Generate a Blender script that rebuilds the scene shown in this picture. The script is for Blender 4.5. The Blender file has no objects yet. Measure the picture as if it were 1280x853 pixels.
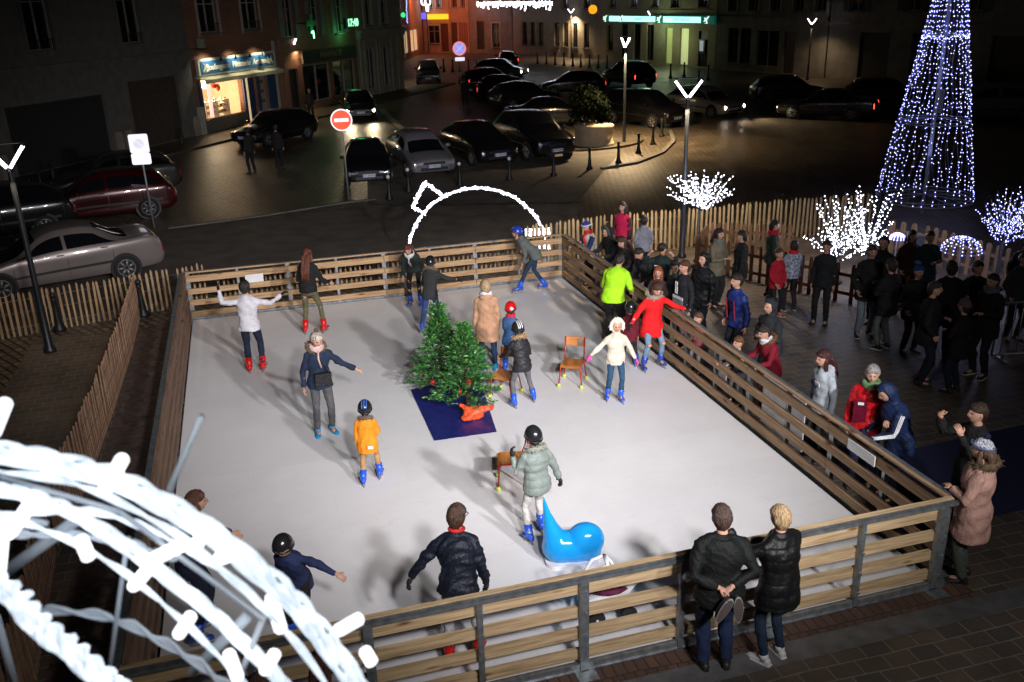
import bpy, math, random
import numpy as np
from mathutils import Vector, Matrix
rng = random.Random(7)
nr = np.random.RandomState(7)
R = math.radians
SC = bpy.context.scene
COL = SC.collection

# ------------------------------------------------------------------ camera
CP = np.array([-6.562, -6.681, 6.093]); YAW, PITCH, ROLL, FPX = 0.278, 0.364, -0.030, 1136.8
def cam_axes():
    f = np.array([math.sin(YAW)*math.cos(PITCH), math.cos(YAW)*math.cos(PITCH), -math.sin(PITCH)])
    r = np.array([math.cos(YAW), -math.sin(YAW), 0]); u = np.cross(r, f)
    c, s = math.cos(ROLL), math.sin(ROLL)
    return c*r+s*u, -s*r+c*u, f
_r, _u, _f = cam_axes()
cam = bpy.data.cameras.new('camera'); cam.sensor_width = 22.3; cam.lens = FPX/1280*22.3
cam.clip_start = 0.05; cam.clip_end = 600
cam.dof.use_dof = True; cam.dof.focus_distance = 13.5; cam.dof.aperture_fstop = 2.5
co = bpy.data.objects.new('camera', cam); COL.objects.link(co)
co.matrix_world = Matrix(((_r[0], _u[0], -_f[0], CP[0]), (_r[1], _u[1], -_f[1], CP[1]), (_r[2], _u[2], -_f[2], CP[2]), (0, 0, 0, 1)))
SC.camera = co
def at(px, py, z=0.0):
    """point of height z that the photograph shows at a pixel"""
    d = _f*FPX + _r*(px-640) + _u*(426.5-py)
    t = (z-CP[2])/d[2]; p = CP+d*t
    return np.array([p[0], p[1], z])

# ------------------------------------------------------------------ world, exposure, render settings
w = bpy.data.worlds.new('World'); SC.world = w; w.use_nodes = True
nt = w.node_tree; bg = nt.nodes['Background']
sky = nt.nodes.new('ShaderNodeTexSky'); sky.sky_type = 'NISHITA'; sky.sun_disc = False
sky.sun_elevation = R(-3); sky.sun_rotation = R(250)
nt.links.new(sky.outputs[0], bg.inputs[0]); bg.inputs[1].default_value = 0.05
SC.view_settings.view_transform = 'Standard'; SC.view_settings.look = 'None'; SC.view_settings.exposure = 0; SC.view_settings.gamma = 1
cy = SC.cycles
cy.use_denoising = True; cy.sample_clamp_indirect = 2.0; cy.sample_clamp_direct = 0; cy.max_bounces = 5; cy.diffuse_bounces = 3; cy.glossy_bounces = 3
cy.transmission_bounces = 3; cy.caustics_reflective = False; cy.caustics_refractive = False
cy.use_adaptive_sampling = True; cy.adaptive_threshold = 0.015

def aim(o, loc, tgt):
    o.location = loc
    o.rotation_euler = (Vector(tgt)-Vector(loc)).to_track_quat('-Z', 'Y').to_euler()
# floodlights fixed high on the town hall front, behind the photographer, aimed at the rink; the last entry is an added wide fill for the front
FLOODS_AND_FILL = [((-5.3, -7.6, 7.4), (-4.4, 12.8, 0), 4500, 48.2, .79, (1, .97, .98)), ((-3.4, -7.6, 7.2), (-3.6, 7.55, 0), 3700, 45.8, .79, (.97, .94, 1)), ((-0.6, -7.6, 7.0), (-2.4, 11.4, 0), 7500, 50.4, 1, (1, .98, 1)), ((-2.6, -7.6, 7.6), (-3.6, .8, 0), 950, 104, 1, (1, .95, .9))]
for loc, tgt, pw, ang, bl_, c in FLOODS_AND_FILL:
    l = bpy.data.lights.new('flood_or_fill_beam', 'SPOT'); l.energy = pw; l.color = c; l.spot_size = R(ang); l.spot_blend = bl_; l.shadow_soft_size = 0.28
    o = bpy.data.objects.new('flood_or_fill_beam', l); COL.objects.link(o); aim(o, loc, tgt)
def lamp_light(p, power, col, size=0.1, spot=None, tgt=None):
    l = bpy.data.lights.new('lamp_glow', 'SPOT' if spot else 'POINT'); l.energy = power; l.color = col; l.shadow_soft_size = size
    o = bpy.data.objects.new('lamp_glow', l); COL.objects.link(o)
    if spot: l.spot_size = R(spot); l.spot_blend = .8; aim(o, p, tgt if tgt else (p[0], p[1], 0))
    else: o.location = p
    return o

# ------------------------------------------------------------------ materials
MATS = {}
def mat(name, col, rough=.7, metal=0, vary=.12, scale=6, bump=0, bscale=40, spec=.5, coat=0, stretch=None):
    if name in MATS: return MATS[name]
    m = bpy.data.materials.new(name); m.use_nodes = True; n = m.node_tree; b = n.nodes['Principled BSDF']
    b.inputs['Roughness'].default_value = rough; b.inputs['Metallic'].default_value = metal
    b.inputs['Specular IOR Level'].default_value = spec; b.inputs['Coat Weight'].default_value = coat
    tc = n.nodes.new('ShaderNodeTexCoord'); src = tc.outputs['Object']
    if stretch:
        mp = n.nodes.new('ShaderNodeMapping'); mp.inputs['Scale'].default_value = stretch; n.links.new(src, mp.inputs[0]); src = mp.outputs[0]
    nz = n.nodes.new('ShaderNodeTexNoise'); nz.inputs['Scale'].default_value = scale; nz.inputs['Detail'].default_value = 5
    n.links.new(src, nz.inputs['Vector'])
    rp = n.nodes.new('ShaderNodeValToRGB'); c = np.array(col)
    rp.color_ramp.elements[0].position = .3; rp.color_ramp.elements[1].position = .7
    rp.color_ramp.elements[0].color = (*np.clip(c*(1-vary), 0, 1), 1); rp.color_ramp.elements[1].color = (*np.clip(c*(1+vary), 0, 1), 1)
    n.links.new(nz.outputs[0], rp.inputs[0]); n.links.new(rp.outputs[0], b.inputs['Base Color'])
    if bump:
        n2 = n.nodes.new('ShaderNodeTexNoise'); n2.inputs['Scale'].default_value = bscale; n2.inputs['Detail'].default_value = 4
        n.links.new(src, n2.inputs['Vector'])
        bp = n.nodes.new('ShaderNodeBump'); bp.inputs['Strength'].default_value = bump; bp.inputs['Distance'].default_value = .02
        n.links.new(n2.outputs[0], bp.inputs['Height']); n.links.new(bp.outputs[0], b.inputs['Normal'])
    MATS[name] = m; return m
def emat(name, col, strength, sample='NONE'):
    if name in MATS: return MATS[name]
    m = bpy.data.materials.new(name); m.use_nodes = True; b = m.node_tree.nodes['Principled BSDF']
    b.inputs['Base Color'].default_value = (*[min(.8, x) for x in col], 1)
    b.inputs['Emission Color'].default_value = (*col, 1); b.inputs['Emission Strength'].default_value = strength
    m.cycles.emission_sampling = sample
    MATS[name] = m; return m
def cloth(col, rough=.85, kind='cloth'):
    key = f'{kind}_%02x%02x%02x' % tuple(int(min(1, x)*255) for x in col) + f'_{int(rough*10)}'
    return mat(key, col, rough, 0, .18, 9, .6, 38 if kind == 'cloth' else 22, .3)
def brick_mat(name, c1, c2, mortar, bw, bh, msize=.02, rough=.6, bump=.5, off=.5, rot=0, noise=.35, scl=1.0, vec='Object', squash=None, spec=.4):
    m = bpy.data.materials.new(name); m.use_nodes = True; n = m.node_tree; b = n.nodes['Principled BSDF']
    tc = n.nodes.new('ShaderNodeTexCoord'); mp = n.nodes.new('ShaderNodeMapping'); mp.inputs['Rotation'].default_value = rot if isinstance(rot, tuple) else (0, 0, rot)
    n.links.new(tc.outputs[vec], mp.inputs[0])
    nw = n.nodes.new('ShaderNodeTexNoise'); nw.inputs['Scale'].default_value = .9; n.links.new(mp.outputs[0], nw.inputs['Vector'])
    mx = n.nodes.new('ShaderNodeVectorMath'); mx.operation = 'MULTIPLY_ADD'; mx.inputs[1].default_value = (.09*scl, .09*scl, 0)
    n.links.new(nw.outputs['Color'], mx.inputs[0]); n.links.new(mp.outputs[0], mx.inputs[2])
    br = n.nodes.new('ShaderNodeTexBrick'); br.inputs['Color1'].default_value = (*c1, 1); br.inputs['Color2'].default_value = (*c2, 1); br.inputs['Mortar'].default_value = (*mortar, 1)
    br.inputs['Scale'].default_value = 1; br.inputs['Brick Width'].default_value = bw; br.inputs['Row Height'].default_value = bh; br.inputs['Mortar Size'].default_value = msize
    br.inputs['Mortar Smooth'].default_value = .4; br.offset = off
    n.links.new(mx.outputs[0], br.inputs['Vector'])
    nz = n.nodes.new('ShaderNodeTexNoise'); nz.inputs['Scale'].default_value = .55; nz.inputs['Detail'].default_value = 8; nz.inputs['Roughness'].default_value = .65
    n.links.new(tc.outputs[vec], nz.inputs['Vector'])
    rp = n.nodes.new('ShaderNodeMapRange'); rp.inputs['From Min'].default_value = .3; rp.inputs['From Max'].default_value = .7; rp.inputs['To Min'].default_value = 1-noise; rp.inputs['To Max'].default_value = 1+noise
    n.links.new(nz.outputs[0], rp.inputs[0])
    mu = n.nodes.new('ShaderNodeMix'); mu.data_type = 'RGBA'; mu.blend_type = 'MULTIPLY'; mu.inputs[0].default_value = 1
    n.links.new(br.outputs[0], mu.inputs[6]); n.links.new(rp.outputs[0], mu.inputs[7]); n.links.new(mu.outputs[2], b.inputs['Base Color'])
    rr = n.nodes.new('ShaderNodeMapRange'); rr.inputs['To Min'].default_value = rough-.15; rr.inputs['To Max'].default_value = rough+.2
    n.links.new(nz.outputs[0], rr.inputs[0]); n.links.new(rr.outputs[0], b.inputs['Roughness'])
    n3 = n.nodes.new('ShaderNodeTexNoise'); n3.inputs['Scale'].default_value = 30; n.links.new(tc.outputs[vec], n3.inputs['Vector'])
    ad = n.nodes.new('ShaderNodeMath'); ad.operation = 'MULTIPLY_ADD'; ad.inputs[1].default_value = -1.0
    n.links.new(br.outputs['Fac'], ad.inputs[0]); n.links.new(n3.outputs[0], ad.inputs[2])
    bp = n.nodes.new('ShaderNodeBump'); bp.inputs['Strength'].default_value = bump; bp.inputs['Distance'].default_value = .015
    n.links.new(ad.outputs[0], bp.inputs['Height']); n.links.new(bp.outputs[0], b.inputs['Normal'])
    b.inputs['Specular IOR Level'].default_value = spec
    MATS[name] = m; return m
def wood(name, col, axis='x', knots=True, vary=.3):
    m = bpy.data.materials.new(name); m.use_nodes = True; n = m.node_tree; b = n.nodes['Principled BSDF']; b.inputs['Roughness'].default_value = .75
    b.inputs['Specular IOR Level'].default_value = .25
    tc = n.nodes.new('ShaderNodeTexCoord'); mp = n.nodes.new('ShaderNodeMapping')
    mp.inputs['Scale'].default_value = {'x': (1.2, 14, 22), 'y': (14, 1.2, 22), 'z': (14, 14, 1.2)}[axis]
    n.links.new(tc.outputs['Object'], mp.inputs[0])
    nz = n.nodes.new('ShaderNodeTexNoise'); nz.inputs['Scale'].default_value = 1.6; nz.inputs['Detail'].default_value = 10; nz.inputs['Distortion'].default_value = .6
    n.links.new(mp.outputs[0], nz.inputs['Vector'])
    rp = n.nodes.new('ShaderNodeValToRGB'); c = np.array(col); rp.color_ramp.elements[0].position = .3; rp.color_ramp.elements[1].position = .68
    rp.color_ramp.elements[0].color = (*(c*(1-vary)*np.array([1, .93, .85])), 1); rp.color_ramp.elements[1].color = (*np.clip(c*(1+vary*.5), 0, 1), 1)
    n.links.new(nz.outputs[0], rp.inputs[0]); out = rp.outputs[0]
    if knots:
        mk = n.nodes.new('ShaderNodeMapping'); mk.inputs['Scale'].default_value = {'x': (1.6, 3, 6), 'y': (3, 1.6, 6), 'z': (3, 3, 1.6)}[axis]
        n.links.new(tc.outputs['Object'], mk.inputs[0])
        vo = n.nodes.new('ShaderNodeTexVoronoi'); vo.inputs['Scale'].default_value = 1.3; n.links.new(mk.outputs[0], vo.inputs['Vector'])
        kr = n.nodes.new('ShaderNodeValToRGB'); kr.color_ramp.elements[0].position = .06; kr.color_ramp.elements[1].position = .21
        kr.color_ramp.elements[0].color = (.35, .2, .12, 1); kr.color_ramp.elements[1].color = (1, 1, 1, 1)
        n.links.new(vo.outputs['Distance'], kr.inputs[0])
        mu = n.nodes.new('ShaderNodeMix'); mu.data_type = 'RGBA'; mu.blend_type = 'MULTIPLY'; mu.inputs[0].default_value = 1
        n.links.new(out, mu.inputs[6]); n.links.new(kr.outputs[0], mu.inputs[7]); out = mu.outputs[2]
    n.links.new(out, b.inputs['Base Color'])
    bp = n.nodes.new('ShaderNodeBump'); bp.inputs['Strength'].default_value = .3; bp.inputs['Distance'].default_value = .01
    n.links.new(nz.outputs[0], bp.inputs['Height']); n.links.new(bp.outputs[0], b.inputs['Normal'])
    MATS[name] = m; return m

M_black = mat('black_iron', (.018, .018, .02), .45, .3)
M_blackp = mat('black_plastic', (.02, .02, .022), .35)
M_steel = mat('galvanised_steel', (.32, .35, .37), .42, .75, .3, 14, .15, 60)
M_greysteel = mat('grey_steel', (.3, .3, .3), .5, .5)
M_rubber = mat('rubber', (.015, .015, .015), .85)
M_glass = mat('dark_glass', (.006, .007, .009), .06, 0, .05, 3, spec=.8)
M_white = mat('white_paint', (.78, .78, .78), .5)
M_skin = mat('skin', (.56, .31, .22), .5, 0, .08, 12, .05, 90, .4)
M_lip = mat('lip', (.38, .12, .10), .45)
M_eye = mat('eye_dark', (.03, .02, .02), .2)
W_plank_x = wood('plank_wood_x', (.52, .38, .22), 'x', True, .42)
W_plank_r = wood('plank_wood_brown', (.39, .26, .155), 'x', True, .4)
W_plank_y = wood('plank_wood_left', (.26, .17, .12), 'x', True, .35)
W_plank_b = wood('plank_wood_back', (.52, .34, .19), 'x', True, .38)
W_picket = wood('picket_wood', (.42, .29, .17), 'z', False, .35)
W_pickred = wood('picket_wood_brown', (.20, .11, .06), 'z', False, .3)

# ------------------------------------------------------------------ mesh helpers
class MB:
    def __init__(s): s.v = []; s.f = []; s.m = []; s.n = 0
    def add(s, vs, fs, mi=0):
        vs = np.asarray(vs, float); s.v.append(vs); s.f += [tuple(i+s.n for i in f) for f in fs]; s.m += [mi]*len(fs); s.n += len(vs); return s
    def box(s, c, d, rz=0, mi=0, M=None):
        x, y, z = np.array(d)/2
        v = np.array([(-x, -y, -z), (x, -y, -z), (x, y, -z), (-x, y, -z), (-x, -y, z), (x, -y, z), (x, y, z), (-x, y, z)])
        if M is not None: v = v@np.array(M).T
        if rz: c_, s_ = math.cos(rz), math.sin(rz); v = v@np.array([[c_, s_, 0], [-s_, c_, 0], [0, 0, 1]])
        return s.add(v+np.array(c), [(0, 3, 2, 1), (4, 5, 6, 7), (0, 1, 5, 4), (1, 2, 6, 5), (2, 3, 7, 6), (3, 0, 4, 7)], mi)
    def beam(s, a, b, w, h, mi=0, up=(0, 0, 1)):
        a = np.array(a, float); b = np.array(b, float); d = b-a; L = np.linalg.norm(d); d = d/L
        x = np.cross(d, up); 
        if np.linalg.norm(x) < 1e-4: x = np.array([1., 0, 0])
        x /= np.linalg.norm(x); y = np.cross(x, d)
        return s.box((a+b)/2, (w, L, h), M=np.array([x, d, y]).T, mi=mi)
    def loft(s, rings, mi=0, closed=True, cap=True):
        k = len(rings[0]); fs = []
        vs = np.concatenate([np.asarray(r, float) for r in rings])
        for i in range(len(rings)-1):
            for j in range(k if closed else k-1):
                a, b = i*k+j, i*k+(j+1) % k
                fs.append((a, b, b+k, a+k))
        if cap and closed:
            fs.append(tuple(range(k-1, -1, -1))); fs.append(tuple((len(rings)-1)*k+j for j in range(k)))
        return s.add(vs, fs, mi)
    def tube(s, pts, rad, seg=8, mi=0, cap=True, flat=1.0):
        pts = [np.array(p, float) for p in pts]; n = len(pts)
        if np.isscalar(rad): rad = [rad]*n
        rings = []; px = None
        for i in range(n):
            d = pts[min(i+1, n-1)]-pts[max(i-1, 0)]; d = d/(np.linalg.norm(d)+1e-9)
            if px is None:
                r = np.array([0, 0, 1.]) if abs(d[2]) < .9 else np.array([1., 0, 0])
                x = np.cross(r, d)
            else: x = px-d*(px@d)
            x /= np.linalg.norm(x); px = x; y = np.cross(d, x)
            a = np.arange(seg)*2*math.pi/seg
            rings.append(pts[i]+rad[i]*(np.outer(np.cos(a), x)+flat*np.outer(np.sin(a), y)))
        return s.loft(rings, mi, True, cap)
    def ell(s, c, r, seg=14, ring=9, mi=0, M=None):
        c = np.array(c, float); rings = []
        a = np.arange(seg)*2*math.pi/seg
        vs = [np.array([0, 0, -1.])]
        for i in range(1, ring):
            t = -math.pi/2+math.pi*i/ring
            vs += [np.array([math.cos(t)*math.cos(q), math.cos(t)*math.sin(q), math.sin(t)]) for q in a]
        vs.append(np.array([0, 0, 1.])); vs = np.array(vs)*np.array(r)
        if M is not None: vs = vs@np.array(M).T
        fs = [(0, 1+(j+1) % seg, 1+j) for j in range(seg)]
        for i in range(ring-2):
            for j in range(seg):
                p, q = 1+i*seg+j, 1+i*seg+(j+1) % seg; fs.append((p, q, q+seg, p+seg))
        L = len(vs)-1; o = 1+(ring-2)*seg
        fs += [(o+j, o+(j+1) % seg, L) for j in range(seg)]
        return s.add(vs+c, fs, mi)
    def lathe(s, prof, seg=16, c=(0, 0, 0), mi=0, ax='z'):
        a = np.arange(seg)*2*math.pi/seg; rings = []
        for r, z in prof:
            if ax == 'z': rings.append(np.stack([r*np.cos(a), r*np.sin(a), np.full(seg, z)], 1)+np.array(c))
            elif ax == 'x': rings.append(np.stack([np.full(seg, z), r*np.cos(a), r*np.sin(a)], 1)+np.array(c))
            else: rings.append(np.stack([r*np.sin(a), np.full(seg, z), r*np.cos(a)], 1)+np.array(c))
        return s.loft(rings, mi)
    def prism(s, poly, a, b, plane='xz', mi=0):
        """polygon extruded between a and b along the third axis"""
        n = len(poly)
        def P(p, t): return (p[0], t, p[1]) if plane == 'xz' else ((p[0], p[1], t) if plane == 'xy' else (t, p[0], p[1]))
        vs = [P(p, a) for p in poly]+[P(p, b) for p in poly]
        fs = [tuple(range(n)), tuple(range(2*n-1, n-1, -1))]+[(i, i+n, (i+1) % n+n, (i+1) % n) for i in range(n)]
        return s.add(vs, fs, mi)
    def quad(s, a, b, c, d, mi=0): return s.add([a, b, c, d], [(0, 1, 2, 3)], mi)
    def verts(s): return np.concatenate(s.v) if s.v else np.zeros((0, 3))
    def mesh(s, name, mats, smooth=False):
        me = bpy.data.meshes.new(name); me.from_pydata(s.verts().tolist(), [], s.f)
        for m in (mats if isinstance(mats, (list, tuple)) else [mats]): me.materials.append(m)
        if any(s.m): me.polygons.foreach_set('material_index', s.m)
        if smooth: me.polygons.foreach_set('use_smooth', [True]*len(s.f))
        me.update(); return me
    def build(s, name, mats, parent=None, smooth=False, loc=None, fix=True):
        me = s.mesh(name, mats, smooth)
        if fix:
            import bmesh
            bm = bmesh.new(); bm.from_mesh(me); bmesh.ops.recalc_face_normals(bm, faces=bm.faces); bm.to_mesh(me); bm.free()
        o = bpy.data.objects.new(name, me); COL.objects.link(o)
        if parent: o.parent = parent
        if loc is not None: o.location = loc
        return o
def empty(name, loc=(0, 0, 0), rz=0, label=None, cat=None, group=None):
    o = bpy.data.objects.new(name, None); COL.objects.link(o); o.location = tuple(loc); o.rotation_euler = (0, 0, rz); o.empty_display_size = .1
    if label: tag(o, label, cat, group)
    return o
def tag(o, label, cat, group=None, kind=None):
    o['label'] = label; o['category'] = cat
    if group: o['group'] = group
    if kind: o['kind'] = kind
    return o
def struct(o): o['kind'] = 'structure'; return o
def copy_tree(o, parent=None):
    c = o.copy(); COL.objects.link(c)
    if parent: c.parent = parent
    for ch in list(o.children): copy_tree(ch, c)
    return c
def text_mesh(name, body, size, m, parent, loc, rot, ext=.01, align='CENTER', bold=0.0, shear=0):
    cu = bpy.data.curves.new(name, 'FONT'); cu.body = body; cu.size = size; cu.extrude = ext; cu.align_x = align; cu.align_y = 'CENTER'; cu.offset = bold; cu.shear = shear
    t = bpy.data.objects.new(name, cu); COL.objects.link(t); dg = bpy.context.evaluated_depsgraph_get()
    me = bpy.data.meshes.new_from_object(t.evaluated_get(dg)); bpy.data.objects.remove(t)
    me.materials.clear(); me.materials.append(m)
    o = bpy.data.objects.new(name, me); COL.objects.link(o); o.parent = parent; o.location = loc; o.rotation_euler = rot; return o
def remesh(mb, name, m, parent, vox, smooth=3, wr=0.0, wf=14, puff=0.0, pf=30, extra=None, axis_lean=None):
    me = mb.mesh(name+'_src', m); o = bpy.data.objects.new(name, me); COL.objects.link(o)
    md = o.modifiers.new('r', 'REMESH'); md.mode = 'VOXEL'; md.voxel_size = vox; md.use_smooth_shade = True
    if smooth: s2 = o.modifiers.new('s', 'SMOOTH'); s2.iterations = smooth; s2.factor = .5
    dg = bpy.context.evaluated_depsgraph_get(); me2 = bpy.data.meshes.new_from_object(o.evaluated_get(dg)); me2.name = name
    bpy.data.objects.remove(o); bpy.data.meshes.remove(me)
    if wr or puff:
        n = len(me2.vertices); v = np.empty(n*3); me2.vertices.foreach_get('co', v); v = v.reshape(-1, 3)
        nm = np.empty(n*3); me2.vertices.foreach_get('normal', nm); nm = nm.reshape(-1, 3)
        d = np.zeros(n); q = v+.03*np.sin(v[:, [1, 2, 0]]*17+rng.random()*6)
        for i in range(5):
            k = nr.normal(size=3)*wf*(1+.5*i); k[2] *= 1.5
            d += np.sin(q@k+rng.random()*6.28)/(1+.6*i)
        d *= wr*.5
        if puff: d += puff*(np.abs(np.sin(v[:, 2]*pf))**.6-.6)
        v = v+nm*d[:, None]; me2.vertices.foreach_set('co', v.ravel()); me2.update()
    me2.materials.clear()
    for x in (m if isinstance(m, (list, tuple)) else [m]): me2.materials.append(x)
    me2.polygons.foreach_set('use_smooth', [True]*len(me2.polygons))
    if extra:  # parts of the same surface kept at their own resolution (hands, head)
        import bmesh
        bm = bmesh.new(); bm.from_mesh(me2); off = 0
        for e, mats in extra:
            em = e.mesh('x', mats, True); 
            base = len(me2.materials)
            for x in mats: me2.materials.append(x)
            for p in em.polygons: p.material_index += base
            bm.from_mesh(em); bpy.data.meshes.remove(em)
        bmesh.ops.recalc_face_normals(bm, faces=bm.faces)
        bm.to_mesh(me2); bm.free()
    r = bpy.data.objects.new(name, me2); COL.objects.link(r); r.parent = parent; return r

# ------------------------------------------------------------------ people
def nv(v): v = np.array(v, float); return v/np.linalg.norm(v)
def rotx(a): c, s = math.cos(a), math.sin(a); return np.array([[1, 0, 0], [0, c, -s], [0, s, c]])
def roty(a): c, s = math.cos(a), math.sin(a); return np.array([[c, 0, s], [0, 1, 0], [-s, 0, c]])
def rotz(a): c, s = math.cos(a), math.sin(a); return np.array([[c, -s, 0], [s, c, 0], [0, 0, 1]])
ARMS = {  # x outward, y forward, z up : upper arm, forearm
 'down': ((.18, .02, -1), (.05, .18, -1)), 'relaxed': ((.3, -.05, -1), (.15, .3, -1)),
 'rail': ((.25, .6, -.75), (-.15, 1, .12)), 'out': ((1, .25, -.75), (1, .4, -.5)), 'wide': ((1, .1, -.35), (1, .25, -.2)),
 'pocket': ((.35, -.15, -1), (-.2, .55, -.8)), 'phone': ((.25, .5, -.8), (-.2, .75, .9)), 'fold': ((.25, .25, -1), (-.75, .75, .15)),
 'up': ((.95, 0, -.1), (.25, .25, 1)), 'back': ((.38, -.42, -1), (-.95, -.25, -.45)), 'push': ((.15, .55, -.9), (0, .9, -.35))}
def head_pts(S, seg=30, ring=22, off=0.0, mask=None, inset=.02, noise=0.0):
    """face-shaped head, S = head height / 0.23; returns verts (local to head centre, +y is the face) and faces"""
    vs = []; D = []
    for i in range(ring+1):
        t = -math.pi/2+math.pi*i/ring
        for j in range(seg):
            q = 2*math.pi*j/seg; D.append((math.cos(t)*math.sin(q), math.cos(t)*math.cos(q), math.sin(t)))
    D = np.array(D); x, y, z = D.T
    v = D*np.array([.078, .095, .115])
    low = np.clip(-z, 0, 1); v[:, 0] *= 1-.28*low**1.3; v[:, 1] *= 1-.12*low*(y < 0)
    v[:, 1] += .012*np.clip(y, 0, 1)*low                                         # jaw forward
    def g(cx, cz, sx, sz): return np.exp(-((v[:, 0]/.074-cx)/sx)**2-((v[:, 2]/.115-cz)/sz)**2)*(y > 0)
    v[:, 1] += .026*g(0, -.12, .14, .2)+.010*g(0, .08, .1, .22)+.006*g(0, -.42, .3, .1)+.008*g(0, -.78, .35, .16)
    v[:, 1] -= .012*g(-.42, .06, .24, .12)+.012*g(.42, .06, .24, .12)
    v[:, 1] += .006*g(0, .25, .8, .1)
    if off or mask is not None:
        mk = mask(x, y, z)
        mk = np.clip(mk, 0, 1)
        nn = 0
        if noise: nn = noise*(np.sin(x*31+z*9)+np.sin(x*53+y*17)+np.sin(z*23+y*29))/3
        v = v+D*((off+nn)*mk-inset*(1-mk))[:, None]
    fs = []
    for i in range(ring):
        for j in range(seg):
            a, b = i*seg+j, i*seg+(j+1) % seg; fs.append((a, a+seg, b+seg, b))
    return v*S, fs, D
def sm(a, b, x): t = np.clip((x-a)/(b-a), 0, 1); return t*t*(3-2*t)
HAIR = lambda x, y, z: np.maximum(sm(.35, .6, z+.25*np.abs(x)-.0*y), sm(.05, .3, -y+.35*z+.12))*sm(-.85, -.5, z+.3*(y < 0))
HAT = lambda x, y, z: sm(.12, .24, z-.25*y+.05)
HOOD = lambda x, y, z: np.maximum(sm(.45, .65, z), sm(-.45, -.15, -y+.2*z))
HELM = lambda x, y, z: sm(.08, .2, z-.25*y+.12)
def hand_mb(wr_, d, palm_n, sc, curl=.5, side=1, r=1.0, mi=0):
    """palm, four unequal bent fingers and a side thumb; d forearm direction, palm_n palm normal"""
    mb = MB(); d = nv(d); pn = nv(np.array(palm_n)-d*(np.array(palm_n)@d)); x = np.cross(d, pn)*side
    L = .085*sc
    M = np.array([x, d, pn]).T
    mb.ell(wr_+d*L*.5, (.040*sc*r, .052*sc, .018*sc*r), 10, 7, M=M, mi=mi)
    for k, (ox, fl) in enumerate(((-.029, .062), (-.010, .075), (.010, .080), (.029, .070))):
        b = wr_+d*L*.85+x*ox*sc; p1 = b+(d*math.cos(curl*.5)+pn*math.sin(curl*.5))*fl*.5*sc
        p2 = p1+(d*math.cos(curl*1.7)+pn*math.sin(curl*1.7))*fl*.35*sc; p3 = p2+(d*math.cos(curl*2.5)+pn*math.sin(curl*2.5))*fl*.25*sc
        mb.tube([b-d*.015*sc, b, p1, p2, p3], [.009*sc*r, .0095*sc*r, .0085*sc*r, .0078*sc*r, .005*sc*r], 6, mi=mi)
    b = wr_+d*L*.25+x*.030*sc; p1 = b+(x*.75+d*.6+pn*.3)*.035*sc; p2 = p1+(x*.3+d*.85+pn*.4)*.03*sc
    mb.tube([b-x*.01*sc, b, p1, p2], [.012*sc*r, .012*sc*r, .0105*sc*r, .007*sc*r], 6, mi=mi)
    return mb
PEOPLE = []
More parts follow.
